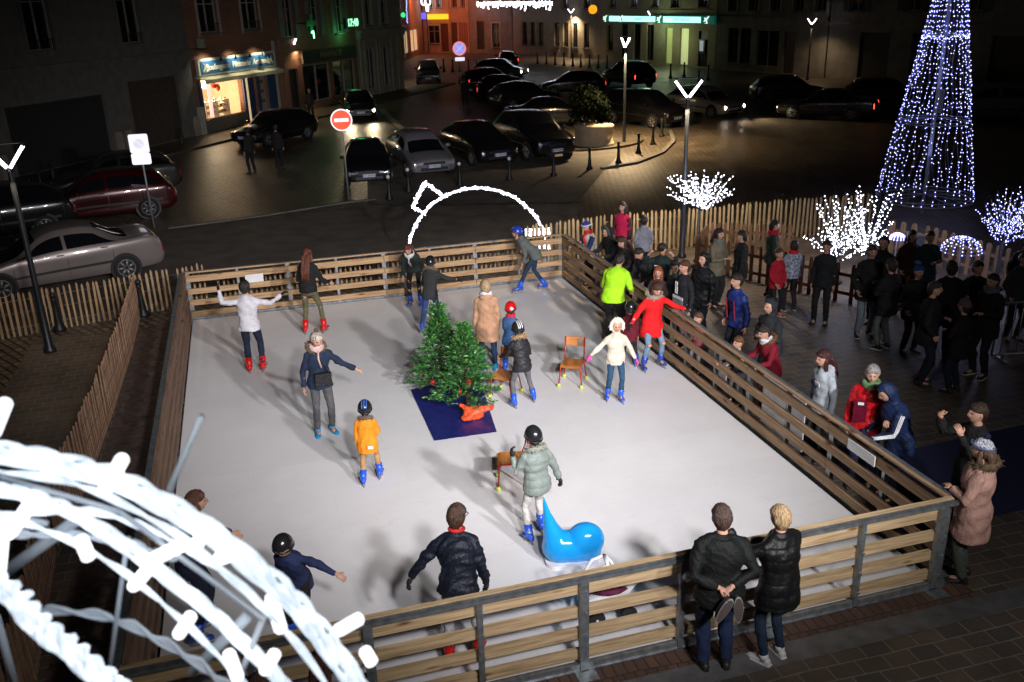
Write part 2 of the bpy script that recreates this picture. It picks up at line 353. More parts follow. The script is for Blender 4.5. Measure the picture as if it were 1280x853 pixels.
def person(label, pos, h=1.7, face=0, z=0.0, lean=0, roll=0, squat=0, turn=0, nod=0, tilt=0, armL='down', armR='down', footL=(.11, 0), footR=(.11, 0),
           kneeout=.1, top=(.02, .02, .025), tlen=.12, bulk=1.0, puff=0, rough=.85, sleeve=None, pants=(.03, .04, .07), pw=1.0, shoe=('shoe', (.02, .02, .02)),
           hair=(.05, .03, .02), hlen=0, hat=None, hood=None, hooddown=None, fur=None, glove=None, scarf=None, group=None, extras=None, cat='person', vox=None, skirt=0, curl=.6, skin=None, liftL=0, liftR=0):
    x, y = pos[0], pos[1]
    dist = math.hypot(x-CP[0], y-CP[1]); vx = vox or (0.009 if dist < 11 else (.011 if dist < 16 else .014))
    root = empty('person', (x, y, z), -R(face), label, cat, group); PEOPLE.append(root)
    hh = .13+.057*h; S = hh/.23; k = (h-hh)/1.52
    lift = .055 if shoe[0] == 'skate' else .0
    P = np.array([0, 0, (.93-squat)*k+lift*.6]); hy = 0
    T = roty(R(roll))@rotx(-R(lean))
    sp = T@np.array([0, 0, 1.]); fw = T@np.array([0, 1., 0]); sx = T@np.array([1., 0, 0])
    P = P-np.array([0, 1, 0])*math.sin(R(lean))*.16*k
    Wd = k*bulk
    N = P+sp*.54*k; Sh = P+sp*.432*k
    hd = nv(sp*.8+np.array([0, 0, 1])*(.35 if nod < 60 else 0)); 
    HM = rotz(-R(turn))@roty(R(tilt))@rotx(-R(nod+lean*.35))
    HC = N+hd*.035*k+HM@np.array([0, .015*S, .118*S])
    sk = [skin or M_skin]
    body = MB(); ext = []
    # torso core
    def tor(mb, grow, z0, z1, prof, flare=0):
        rings = []; A = np.arange(20)*2*math.pi/20
        for t in np.linspace(z0, z1, 14):
            wdt, dep = prof(t); c = P+(sp if t > 0 else np.array([0, 0, 1.]))*t*k
            fx, fy = (sx, fw) if t > 0 else (np.array([1., 0, 0]), np.array([0, 1., 0]))
            rings.append(c+np.outer(np.cos(A)*(wdt*Wd+grow), fx)+np.outer(np.sin(A)*(dep*Wd+grow), fy))
        mb.loft(rings)
    def prof(t):
        xs = [-.2, -.06, .08, .2, .34, .44, .50, .54]; ws = [.165, .168, .145, .145, .172, .165, .10, .055]; ds = [.115, .12, .105, .10, .12, .11, .08, .058]
        return np.interp(t, xs, ws), np.interp(t, xs, ds)
    tor(body, -.012, -.08, .53, prof)
    body.tube([N-sp*.05*k, N+hd*.02*k, HC-HM@np.array([0, .0, .05*S])], [.06*k, .052*k, .05*S], 12)
    # arms
    hands = []; armpts = []
    for s, a in ((-1, armL), (1, armR)):
        up, fo = ARMS[a] if isinstance(a, str) else a
        U = T@nv((up[0]*s, up[1], up[2])); F = T@nv((fo[0]*s, fo[1], fo[2]))
        sh = Sh+sx*s*.158*Wd; el = sh+U*.275*k; wr_ = el+F*.245*k
        armpts.append((sh, el, wr_, F))
        body.tube([sh-sx*s*.05*k, sh, sh*.5+el*.5, el, el*.55+wr_*.45, wr_, wr_+F*.02*k], [.042*k, .045*k, .041*k, .036*k, .035*k, .025*k, .026*k], 10)
        pn = -sx*s if abs(F@sx) < .7 else -sp
        if isinstance(a, str) and a in ('rail', 'push'): pn = -sp
        hs = k*(.95 if h > 1.4 else 1.05)
        hm = hand_mb(wr_, F, pn, hs, curl, -s if (np.cross(F, pn)@sx)*s > 0 else s)
        if glove is None: ext.append((hm, sk))
        hands.append((wr_, F, pn, hs, s))
    # legs
    legs = []
    for s, ft, lf in ((-1, footL, liftL), (1, footR, liftR)):
        hip = P+np.array([s*.088*k, 0, -.02*k]); an = np.array([s*ft[0], ft[1], .085*k+lift+lf])
        d = an-hip; L = np.linalg.norm(d); a1, a2 = .43*k, .42*k
        if L > (a1+a2)*.995: an = hip+d/L*(a1+a2)*.995; d = an-hip; L = np.linalg.norm(d)
        ca = (a1*a1+L*L-a2*a2)/(2*a1*L); dn = d/L; fwd = nv(np.array([s*kneeout, 1, 0])); fwd = nv(fwd-dn*(fwd@dn))
        kn = hip+dn*a1*ca+fwd*a1*math.sqrt(max(0, 1-ca*ca)); legs.append((hip, kn, an))
        body.tube([hip, hip*.5+kn*.5, kn, kn*.6+an*.4, an], [.075*k, .062*k, .048*k, .048*k, .034*k], 10)
        body.ell(an+np.array([0, .045*k, -.035*k]), (.034*k, .09*k, .035*k), 10, 6)
    # head surface with lips and eyes
    seg, rg = (36, 26) if dist < 17 else (22, 16)
    hv, hf, D = head_pts(S, seg, rg)
    fm = []
    for f in hf:
        c = D[list(f)].mean(0); 
        if c[1] > .6 and abs(c[0]) < .26 and -.50 < c[2] < -.36: fm.append(1)
        elif c[1] > .5 and .22 < abs(c[0]) < .50 and .0 < c[2] < .11: fm.append(2)
        elif c[1] > .5 and .18 < abs(c[0]) < .55 and .2 < c[2] < .28: fm.append(3)
        else: fm.append(0)
    hm = MB(); hm.add(hv@HM.T+HC, hf); hm.m = fm
    for s in (-1, 1): hm.ell(HC+HM@np.array([s*.075*S, -.005*S, 0]), (.012*S, .022*S, .032*S), 8, 6, M=HM)
    mhair = mat('hair_%02x%02x%02x' % tuple(int(q*255) for q in hair), hair, .42, 0, .6, 26, .9, 40, .5, stretch=(3, 3, .35))
    ext.append((hm, [sk[0], M_lip, M_eye, mhair]))
    remesh(body, 'body', sk, root, vx, 2, extra=ext)
    # trousers
    tr = MB(); tr.ell(P+np.array([0, -.01*k, -.02*k]), (.165*Wd, .125*Wd, .13*k), 16, 10)
    for hip, kn, an in legs:
        g = pw; tr.tube([hip+(0, 0, .04*k), hip*.5+kn*.5, kn, kn*.6+an*.4, an+(0, 0, .015)], [.098*k*g, .083*k*g, .066*k*g, .064*k*g, .054*k*g], 12)
    remesh(tr, 'trousers', cloth(pants), root, vx, 2, wr=.006*k, wf=20)
    # jacket / coat
    jk = MB(); gr = .018*bulk
    def jprof(t):
        a, b = prof(max(t, -.05)); 
        if t < .1: a += .012+skirt*max(0, -t)*.35; b += .012+skirt*max(0, -t)*.35
        return a, b
    tor(jk, gr, -tlen/k if tlen else -.05, .52, jprof)
    for (sh, el, wr_, F), s in zip(armpts, (-1, 1)):
        jk.tube([sh-sx*s*.07*k-sp*.02*k, sh, sh*.5+el*.5, el, el*.5+wr_*.5, wr_-F*.008*k], [.058*k*bulk, .062*k*bulk, .058*k*bulk, .052*k*bulk, .047*k*bulk, .038*k*bulk], 12)
        jk.tube([N-sp*.035*k, N*.45+sh*.55-sp*.0*k, sh+sx*s*.01*k], [.062*k, .060*k, .052*k*bulk], 10)
    jk.tube([N-sp*.06*k, N+hd*.02*k], [.085*k, .068*k], 12)
    jm = cloth(top, rough, 'puffer' if puff else 'cloth')
    if hood: # hood up joins the collar
        hv2, hf2, _ = head_pts(S, 26, 18, .028, HOOD, .03)
        jk.add(hv2@HM.T+HC, hf2); jk.tube([N-sp*.05*k-fw*.02*k, HC-HM@np.array([0, .03*S, .06*S])], [.08*k, .075*S], 10)
    if hooddown or fur == 'down':
        jk.ell(N-fw*.075*k-sp*.02*k, (.115*k, .06*k, .075*k), 14, 8, M=np.array([sx, fw, sp]).T)
    remesh(jk, 'jacket', jm, root, vx, 8, wr=.013*k, wf=13, puff=.010*k if puff else 0, pf=puff if puff else 0)
    # sleeve colour / cuffs, gloves
    if sleeve:
        for sh, el, wr_, F in armpts:
            sm_ = MB(); sm_.tube([sh, sh*.5+el*.5, el, el*.5+wr_*.5, wr_-F*.01*k], [.073*k*bulk, .066*k*bulk, .060*k*bulk, .054*k*bulk, .043*k*bulk], 12)
            sm_.build('sleeve', cloth(sleeve), root, True)
    if glove:
        for wr_, F, pn, hs, s in hands:
            hand_mb(wr_-F*.01, F, pn, hs*1.08, curl, s, 1.35).build('glove', cloth(glove), root, True)
    # footwear
    for (hip, kn, an), s in zip(legs, (-1, 1)):
        kind, c = shoe[0], shoe[1]
        sh = nv(kn-an); fy = nv(rotz(-s*R(12))@np.array([0, 1, 0])); b = np.array([an[0], an[1], an[2]-.085*k])
        fx = np.cross(fy, [0, 0, 1])
        if kind == 'skate':
            kk = max(k, .75); mb = MB(); m1 = mat('skate_%d_%d_%d' % tuple(int(q*99) for q in c), c, .3, 0, .1, 10, coat=.3)
            rings = []; A = np.arange(12)*2*math.pi/12
            for t, wx, zt in ((-.085, .026, .07), (-.07, .04, .10), (-.02, .043, .12), (.05, .044, .085), (.11, .045, .062), (.155, .038, .05), (.175, .02, .03)):
                cc = b+fy*t*kk+np.array([0, 0, zt*.5*kk]); rings.append(cc+np.outer(np.cos(A)*wx*kk, fx)+np.outer(np.sin(A)*zt*.5*kk, (0, 0, 1)))
            mb.loft(rings); mb.tube([b+np.array([0, 0, .05*kk])-fy*.02*kk, an+sh*.04*kk, an+sh*.15*kk], [.055*kk, .057*kk, .064*kk], 12)
            for q in (.03, .09): mb.tube([an+sh*q*kk-fx*.062*kk+fy*.02, an+sh*q*kk+fy*.066*kk, an+sh*q*kk+fx*.062*kk+fy*.02], .010*kk, 5)
            sk_ = mb.build('skate', m1, root, True)
            bl = MB(); bl.beam(b-fy*.09*kk+(0, 0, -lift*.75), b+fy*.17*kk+(0, 0, -lift*.75), .006, .024); bl.beam(b-fy*.06*kk+(0, 0, -lift*.35), b-fy*.03*kk+(0, 0, -lift*.35), .03, lift*.8); bl.beam(b+fy*.07*kk+(0, 0, -lift*.35), b+fy*.11*kk+(0, 0, -lift*.35), .03, lift*.8)
            bl.build('blade', M_greysteel, sk_)
        else:
            mb = MB(); rings = []; A = np.arange(12)*2*math.pi/12
            for t, wx, zt in ((-.075, .022, .06), (-.06, .036, .085), (0, .040, .095), (.06, .045, .065), (.12, .046, .05), (.165, .036, .04), (.185, .015, .028)):
                cc = b+fy*t*k+np.array([0, 0, zt*.5*k]); rings.append(cc+np.outer(np.cos(A)*wx*k, fx)+np.outer(np.sin(A)*zt*.5*k, (0, 0, 1)))
            mb.loft(rings); mb.tube([b+np.array([0, 0, .05*k])-fy*.01, an+sh*.03*k], [.045*k, .05*k], 10)
            o_ = mb.build('shoe', mat('shoe_%d_%d_%d' % tuple(int(q*99) for q in c), c, .55), root, True)
            if kind == 'trainer':
                so = MB(); so.add([b+fy*t*k+fx*u*k+np.array([0, 0, zz]) for zz in (.0, .022*k) for t, u in ((-.085, -.03), (-.085, .03), (0, .044), (.12, .05), (.18, .025), (.19, -.02), (.12, -.05), (0, -.044))],
                                  [tuple(range(8)), tuple(range(15, 7, -1))]+[(i, (i+1) % 8, (i+1) % 8+8, i+8) for i in range(8)]); so.build('sole', M_white, o_)
    # head covering
    def shell(off, mask, name, m, inset=.03, noise=0, dense=False):
        hv2, hf2, _ = head_pts(S, 40 if dense else 28, 26 if dense else 20, off, mask, inset, noise); mb = MB(); mb.add(hv2@HM.T+HC, hf2); return mb
    if not hood or hlen:
        hmb = shell(.019, HAIR, 'hair', mhair, .02, .007, True)
        if hlen:
            bk = HC-HM@np.array([0, .055*S, -.02*S]); 
            pts = [bk, bk-HM@np.array([0, .035*S, .06*S]), N-fw*.12*k-sp*.0*k, N-fw*.145*k-sp*hlen*.5, N-fw*.13*k-sp*hlen]
            if hlen < .12: pts = pts[:4]
            for dx in (-.035, -.012, .012, .035):
                hmb.tube([p+sx*dx*S*(1.2+.5*i*.3)+nr.normal(size=3)*.006 for i, p in enumerate(pts)], [.035*S, .042*S, .036*S, .032*S, .012*S][:len(pts)], 9)
            for s in (-1, 1): hmb.tube([HC+HM@np.array([s*.06*S, -.01*S, .05*S]), HC+HM@np.array([s*.075*S, .01*S, -.05*S]), N+sx*s*.075*k+fw*.02*k-sp*.02*k, N+sx*s*.085*k+fw*.05*k-sp*hlen*.5], [.03*S, .03*S, .026*S, .008*S], 8)
        hmb.build('hair', mhair, root, True)
    if hat:
        kind, c = hat[0], hat[1]
        if kind == 'beanie':
            mb = shell(.020, HAT, 'beanie', None, .02, .0015, True)
            hb = mb.build('beanie', mat('knit_%d_%d_%d' % tuple(int(q*99) for q in c), c, .95, 0, .25, 40, .8, 90, .1), root, True)
            if len(hat) > 2:
                pm = MB(); pc = HC+HM@np.array([0, -.02*S, .155*S])
                for _ in range(60):
                    d = nv(nr.normal(size=3)); pm.tube([pc, pc+d*.038*S], [.012*S, .004*S], 4)
                pm.ell(pc, (.03*S,)*3, 8, 6); pm.build('pompom', cloth(hat[2]), hb)
            if len(hat) > 3:
                bd = MB()
                A = np.linspace(0, 2*math.pi, 25); bd.tube([HC+HM@np.array([math.sin(a)*.098*S, math.cos(a)*.115*S, .045*S+.022*S*math.cos(a)]) for a in A], .014*S, 6)
                bd.build('band', cloth(hat[3]), hb, True)
        elif kind == 'helmet':
            mb = shell(.036, HELM, 'helmet', None, .02)
            hb = mb.build('helmet', mat('helmet_%d_%d_%d' % tuple(int(q*99) for q in c), c, .22, 0, .1, 5, coat=.4), root, True)
            A = np.linspace(0, 2*math.pi, 25); rm = MB(); rm.tube([HC+HM@np.array([math.sin(a)*.108*S, math.cos(a)*.128*S, -.005*S+.03*S*math.cos(a)]) for a in A], .009*S, 6); rm.build('rim', M_blackp, hb, True)
            if len(hat) > 2:
                bd = MB()
                for j in (-1, 0, 1):
                    bd.tube([HC+HM@np.array([j*.035*S+.0*t, -math.sin(t)*.131*S, math.cos(t)*.153*S]) for t in np.linspace(-.3+.25*abs(j), 1.35, 8)], [.003*S]+[.011*S]*6+[.003*S], 5, flat=.5)
                bd.build('vent_strip', cloth(hat[2], .4), hb, True)
            st = MB()
            for s in (-1, 1): st.tube([HC+HM@np.array([s*.085*S, .01*S, .0]), HC+HM@np.array([s*.075*S, .03*S, -.08*S]), HC+HM@np.array([0, .055*S, -.128*S])], .006*S, 5)
            st.build('chin_strap', M_blackp, hb)
        elif kind == 'cap':
            mb = shell(.014, HAT, 'cap', None); mb.ell(HC+HM@np.array([0, .12*S, .045*S]), (.065*S, .06*S, .008*S), 12, 5, M=HM); mb.build('cap', cloth(c), root, True)
        elif kind == 'hairband':
            mb = MB(); mb.tube([HC+HM@np.array([math.cos(a)*.092*S, .045*S, math.sin(a)*.125*S]) for a in np.linspace(.1, math.pi-.1, 12)], .008*S, 6); mb.build('hairband', cloth(c), root, True)
    if scarf:
        mb = MB(); A = np.linspace(0, 2*math.pi, 21)
        for q in (0, .035): mb.tube([N+sp*(.0+q)*k+sx*math.cos(a)*.088*k+fw*(math.sin(a)*.088+.01)*k+sp*.012*math.sin(3*a+q*50) for a in A], .034*k, 8)
        if len(scarf) > 3: mb.tube([N+fw*.10*k, N+fw*.15*k-sp*.12*k+sx*.02*k, N+fw*.155*k-sp*.27*k-sx*.01*k], [.035*k, .045*k, .04*k], 8, flat=.4)
        mb.build('scarf', cloth(scarf[:3]), root, True)
    if fur and fur != 'down':
        mb = MB(); ring = []
        for a in np.linspace(-.35 if hood else 0, (math.pi+.35) if hood else 2*math.pi, 22):
            if hood: ring.append(HC+HM@np.array([math.cos(a)*.108*S, .045*S, math.sin(a)*.145*S]))
            else: ring.append(N+sp*.008*k+sx*math.cos(a)*.130*k+fw*(math.sin(a)*.115-.035)*k+sp*.03*math.sin(a)*-k)
        mb.tube(ring, (.030 if hood else .038)*k, 8)
        for _ in range(420 if dist < 18 else 150):
            p = ring[rng.randrange(len(ring)-1)]; q = ring[min(len(ring)-1, rng.randrange(1, len(ring)))]
            t = rng.random(); i = rng.randrange(len(ring)-1); p = ring[i]*(1-t)+ring[i+1]*t; d = nv(nr.normal(size=3)); mb.tube([p+d*.02*k, p+d*((.030 if hood else .052)+.025*rng.random())*k], [.009*k, .002], 3)
        mb.build('fur_trim', cloth(fur), root)
    info = dict(root=root, P=P, N=N, HC=HC, HM=HM, sp=sp, fw=fw, sx=sx, k=k, S=S, arms=armpts, Wd=Wd, legs=legs, Sh=Sh)
    return info

# ================================================================== THE SETTING
M_cob = brick_mat('cobbles', (.20, .155, .10), (.105, .083, .060), (.02, .018, .016), .26, .16, .026, .36, 1.0, rot=R(58), noise=.45, spec=.55)
M_slab = brick_mat('paving_slabs', (.125, .094, .070), (.075, .066, .060), (.19, .165, .14), .30, .19, .011, .55, .6, rot=R(1), noise=.45)
M_asph = mat('asphalt', (.095, .083, .07), .7, 0, .35, 1.6, .5, 70)
M_pave = brick_mat('pavement_setts', (.085, .07, .05), (.06, .05, .038), (.03, .027, .022), .3, .2, .012, .6, .6, rot=R(-36), noise=.4)
M_kerb = mat('kerb_stone', (.13, .12, .11), .7, 0, .3, 3, .3, 30)
def sheet(name, poly, z, m):
    mb = MB(); mb.add([(p[0], p[1], z) for p in poly], [tuple(range(len(poly)))]); o = mb.build(name, m, fix=False)
    if o.data.polygons[0].normal.z < 0: o.data.flip_normals()
    return struct(o)
def P2(px, py): p = at(px, py); return (p[0], p[1])
sheet('ground', [(-260, -60), (260, -60), (260, 330), (-260, 330)], 0, M_cob)
# paved apron on which the rink stands, and the asphalt street to the left behind it
sheet('paving', [(-6.2-4.8, -6.4), (9.5, -6.4), (9.5, 1.2), (9.2, 13.2), (.35, 13.4), (.35, 12.2), (-8.6, 12.2), (-9.1, 12.0), (-11, 12.2)], .004, M_slab)
sheet('road', [(-40, 10.2), (-11.8, 13.0), (-8.3, 13.8), (1.2, 15.1), (3.2, 19.3), (-3.0, 21.6), (-9, 21.0), (-16, 18.5), (-40, 12.6)], .004, M_asph)
sheet('parking_area', [(-3.0, 21.9), (3.2, 19.6), (8.2, 28.0), (8.0, 40), (-1.5, 33)], .008, M_asph)
sheet('road_marking', [P2(474, 138), P2(480, 137), P2(516, 170), P2(508, 172)], .012, mat('road_paint', (.42, .38, .26), .7, 0, .35, 6))
def kerb(name, pts, w_=.16, h_=.10):
    mb = MB()
    for a, b in zip(pts[:-1], pts[1:]): mb.beam((a[0], a[1], h_/2), (b[0], b[1], h_/2), w_, h_)
    return struct(mb.build(name, M_kerb))
kerb('kerb', [P2(0, 283), P2(120, 270)], .2, .05)
kerb('kerb', [P2(210, 286), P2(330, 270), P2(436, 253), P2(470, 250)], .12, .03)
kerb('kerb', [P2(752, 212), P2(795, 205), P2(828, 192), P2(842, 178), P2(838, 165)], .16, .08)
# left pavement in front of the shops
LD = np.array([math.sin(R(36)), math.cos(R(36))]); LN = np.array([LD[1], -LD[0]])     # along the left row of houses, and out of it
B0 = np.array(P2(266, 168))
def L(u, d=0): p = B0+LD*u+LN*d; return (p[0], p[1])
mbp = MB(); pl = [L(-60, .0), L(-60, 2.4), L(20, 2.4), L(26, 2.2), L(26, 0)]
mbp.prism(pl, 0, .10, 'xy'); struct(mbp.build('pavement', M_pave))
# traffic island with the planter
isl = MB(); ic = at(722, 178)[:2]; poly = []
for a in np.linspace(0, 2*math.pi, 33)[:-1]: poly.append((ic[0]+2.9*math.cos(a), ic[1]+2.5*math.sin(a)))
isl.prism(poly, 0, .09, 'xy'); struct(isl.build('pavement_island', M_pave))

# dark strips beside the rink
M_mat = mat('black_rubber_mat', (.012, .012, .012), .8, 0, .3, 5)
M_grit = mat('wet_frosty_stone', (.11, .08, .07), .55, 0, .6, 9, .7, 26)
M_grit.node_tree.nodes['Color Ramp'].color_ramp.elements[1].position = .8
sheet('gutter', [(-9.05, -6.3), (-8.45, -6.3), (-8.45, 12.1), (-9.05, 12.1)], .010, M_grit)
sheet('rubber_matting', [(-8.42, -1), (-8.16, -1), (-8.16, 12.1), (-8.42, 12.1)], .014, M_mat)
sheet('stone_border', [(-9, -.62), (9, -.62), (9, -.34), (-9, -.34)], .010, mat('grey_border', (.11, .11, .115), .6, 0, .3, 5, .2, 30))
sheet('brick_border', [(-9, -.33), (.3, -.33), (.3, -.05), (-9, -.05)], .012, brick_mat('brick_border', (.13, .07, .05), (.09, .05, .04), (.04, .035, .03), .11, .22, .01, .65, .5))
sheet('blue_carpet', [(.45, .85), (9, .9), (9, 2.95), (1.15, 2.6), (.45, 4.5)], .016, mat('navy_carpet', (.01, .015, .06), .9, 0, .2, 20))
# ice
M_ice = brick_mat('skating_surface', (.80, .79, .79), (.77, .76, .765), (.74, .73, .735), 2.0, 1.0, .004, .38, .14, rot=0, noise=.07, scl=0)
def scuff(m, specs):
    n = m.node_tree; b = n.nodes['Principled BSDF']; src = b.inputs['Base Color'].links[0].from_socket; tc = n.nodes.new('ShaderNodeTexCoord')
    for sc_, rot_, st_, thr, amt, col_ in specs:
        mp = n.nodes.new('ShaderNodeMapping'); mp.inputs['Rotation'].default_value = (0, 0, rot_); mp.inputs['Scale'].default_value = st_; n.links.new(tc.outputs['Object'], mp.inputs[0])
        nz = n.nodes.new('ShaderNodeTexNoise'); nz.inputs['Scale'].default_value = sc_; nz.inputs['Detail'].default_value = 1; nz.inputs['Distortion'].default_value = .8; n.links.new(mp.outputs[0], nz.inputs['Vector'])
        s1 = n.nodes.new('ShaderNodeMath'); s1.operation = 'SUBTRACT'; s1.inputs[1].default_value = .5; n.links.new(nz.outputs[0], s1.inputs[0])
        s2 = n.nodes.new('ShaderNodeMath'); s2.operation = 'ABSOLUTE'; n.links.new(s1.outputs[0], s2.inputs[0])
        mr = n.nodes.new('ShaderNodeMapRange'); mr.inputs['From Min'].default_value = 0; mr.inputs['From Max'].default_value = thr; mr.inputs['To Min'].default_value = amt; mr.inputs['To Max'].default_value = 0; n.links.new(s2.outputs[0], mr.inputs[0])
        mx = n.nodes.new('ShaderNodeMix'); mx.data_type = 'RGBA'; n.links.new(mr.outputs[0], mx.inputs[0]); n.links.new(src, mx.inputs[6]); mx.inputs[7].default_value = (*col_, 1); src = mx.outputs[2]
    n.links.new(src, b.inputs['Base Color'])
scuff(M_ice, [(.9, .4, (1, 3, 1), .006, .22, (.55, .55, .56)), (1.4, 1.9, (1, 2.4, 1), .005, .20, (.56, .56, .58)), (2.2, 2.8, (3, 1, 1), .007, .16, (.9, .9, .9)), (.5, .2, (1, 1, 1), .12, .10, (.62, .61, .62))])
ib = MB(); ib.box((-4, 6, .03), (7.98, 11.98, .06)); ice = struct(ib.build('skating_rink_floor', M_ice))

# ------------------------------------------------------------------ rink barriers
def barrier(label, p0, p1, wm, group='wooden barriers round the rink'):
    """p0 to p1, the ice on the left hand side; posts stand on the outer side, planks inside"""
    p0 = np.array(p0, float); p1 = np.array(p1, float); Lh = np.linalg.norm(p1-p0); d = (p1-p0)/Lh
    t = empty('rink_barrier', (p0[0], p0[1], 0), math.atan2(d[1], d[0]), label, 'barrier', group)
    H = 1.07; n = int(round(Lh))
    for i in range(n+1):
        mb = MB(); wdt = .085 if i % 2 == 0 else .05
        mb.box((i if 0 < i < n else (i+.03 if i == 0 else i-.03), -.05, (H-.03)/2), (wdt, .06, H-.03))
        if i % 2 == 0: mb.box((i if 0 < i < n else (i+.03 if i == 0 else i-.03), -.10, .012), (.2, .24, .016))
        for z in (.2, .44, .68, .92): mb.lathe([(.0, 0), (.014, 0), (.014, .012), (0, .012)], 6, (i+.02, -.09, z), ax='y')
        mb.build('post', M_steel, t)
    for z, hh_ in ((.18, .112), (.42, .112), (.665, .112), (.925, .125)):
        mb = MB()
        for i in range(0, n, 2):
            a, b = i+.006, min(i+2, n)-.006; jz = rng.uniform(-.006, .006); mb.box(((a+b)/2, .005, z+jz), (b-a, .045, hh_))
        mb.build('plank', wm, t)
    mb = MB(); mb.box((Lh/2, -.052, H-.022), (Lh, .07, .035)); mb.build('top_rail', M_steel, t)
    mb = MB(); mb.box((Lh/2, .012, H-.006), (Lh, .055, .022)); mb.build('hand_rail', wm, t)
    mb = MB(); mb.box((Lh/2, -.04, .065), (Lh, .05, .07)); mb.box((Lh/2, -.07, .028), (Lh, .02, .012)); mb.build('bottom_rail', M_steel, t)
    return t
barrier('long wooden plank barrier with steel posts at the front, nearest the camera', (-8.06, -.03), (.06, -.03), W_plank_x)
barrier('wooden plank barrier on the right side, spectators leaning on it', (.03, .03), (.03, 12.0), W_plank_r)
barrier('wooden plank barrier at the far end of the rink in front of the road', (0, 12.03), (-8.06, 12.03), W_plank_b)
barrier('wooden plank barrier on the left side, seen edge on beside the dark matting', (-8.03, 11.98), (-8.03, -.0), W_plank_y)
def panel(label, c, size, rz, words=None):
    mb = MB(); mb.box((0, 0, 0), (size[0], .012, size[1])); t = empty('notice_board', c, rz, label, 'sign')
    mb.build('board', M_white, t)
    if words: text_mesh('lettering', words, size[1]*.42, M_blackp, t, (0, -.009, 0), (R(90), 0, 0), .001)
    return t
panel('small white notice fixed to the top plank of the back barrier, left end', (-6.68, 11.965, .82), (.36, .17), 0)
panel('narrow white plate hung on the right barrier near its front corner', (-.0285, 1.35, .93), (.5, .13), R(-90))
panel('tall white panel leaning behind the right barrier, under the girl in the grey hoodie', (.24, 3.4, .5), (1.05, .75), R(-90))
panel('white sheet behind the right barrier near the boy in burgundy', (.22, 5.15, .6), (.4, .5), R(-90))

# ------------------------------------------------------------------ picket fences
def picket(label, pts, h=1.0, gap=.105, m=None, wd=.045, rail=False, round_top=False, leanj=.03, group='picket fences around the square', z0=0):
    t = empty('picket_fence', (pts[0][0], pts[0][1], z0), 0, label, 'fence', group); o = np.array(pts[0], float)
    pk = MB(); wr_ = MB()
    for a, b in zip(pts[:-1], pts[1:]):
        a = np.array(a, float)-o; b = np.array(b, float)-o; Lh = np.linalg.norm(b-a); d = (b-a)/Lh; nrm = np.array([-d[1], d[0]]); rz = math.atan2(d[1], d[0])
        n = int(Lh/gap)
        for i in range(n):
            p = a+d*(i+.5)*gap; hh_ = h*(1+rng.uniform(-.035, .035)) if not round_top else h
            jl = rng.uniform(-leanj, leanj); ww = wd*rng.uniform(.8, 1.15)
            x0 = d*ww/2; dn = nrm*.011; top = d*jl*h+nrm*rng.uniform(-leanj, leanj)*.5
            def q(s, u, z, tp): v = p+x0*s+dn*u+(top if tp else 0); return (v[0], v[1], z)
            vs = [q(-1, -1, 0, 0), q(1, -1, 0, 0), q(1, 1, 0, 0), q(-1, 1, 0, 0), q(-1, -1, hh_, 1), q(1, -1, hh_, 1), q(1, 1, hh_, 1), q(-1, 1, hh_, 1), q(0 if not round_top else -.5, -1, hh_+.05, 1), q(0 if not round_top else .5, -1, hh_+.05, 1), q(0 if not round_top else .5, 1, hh_+.05, 1), q(0 if not round_top else -.5, 1, hh_+.05, 1)]
            pk.add(vs, [(0, 1, 5, 4), (1, 2, 6, 5), (2, 3, 7, 6), (3, 0, 4, 7), (4, 5, 9, 8), (5, 6, 10, 9), (6, 7, 11, 10), (7, 4, 8, 11), (8, 9, 10, 11)])
        for z in ((.2, .55, .85) if not rail else (.25, .75)):
            a3 = (a[0]+nrm[0]*.02, a[1]+nrm[1]*.02, z*h); b3 = (b[0]+nrm[0]*.02, b[1]+nrm[1]*.02, z*h)
            if rail: wr_.beam(a3, b3, .03, .07)
            else: wr_.tube([a3, b3], .004, 4)
    pk.build('pickets', m or W_picket, t); wr_.build('rail' if rail else 'wire', (m or W_picket) if rail else M_greysteel, t)
    return t
picket('chestnut picket fence behind the back left corner, black bollards standing in it', [(-16.5, 10.7), P2(0, 425), P2(225, 384), (-7.6, 13.3)], .85)
picket('picket fence running along the left side of the rink towards the camera', [P2(176, 392), P2(165, 440), P2(140, 520), P2(112, 600), P2(70, 690), P2(45, 853), (-9.5, -1)], .85, .10, wood('picket_wood_left', (.33, .2, .13), 'z', False, .35))
picket('picket fence behind the far barrier of the rink', [(-7.5, 13.2), (-4, 13.35), (-.4, 13.4)], .62, .11)
picket('pale picket fence behind the spectators at the right back corner', [(-.4, 13.45), P2(760, 318), P2(890, 306), P2(940, 301), P2(1090, 288)], .95, .12, wood('picket_wood_pale', (.46, .36, .2), 'z', False, .3), .055)
picket('brown picket fence with rounded tops in front of the lit trees', [P2(868, 336), P2(944, 353), P2(1057, 379), P2(1110, 392), P2(1150, 400)], .78, .20, W_pickred, .085, True, True, .0)
picket('low brown picket fence between lamp post and pale fence', [P2(868, 336), P2(885, 318), P2(990, 322)], .75, .15, W_pickred, .075, True, True, .0)
picket('broad picket fence with rounded tops below the light cone', [P2(1105, 318), P2(1150, 325), P2(1290, 372)], .8, .25, wood('picket_wood_dim', (.26, .17, .10), 'z', False, .3), .12, True, True, .0)
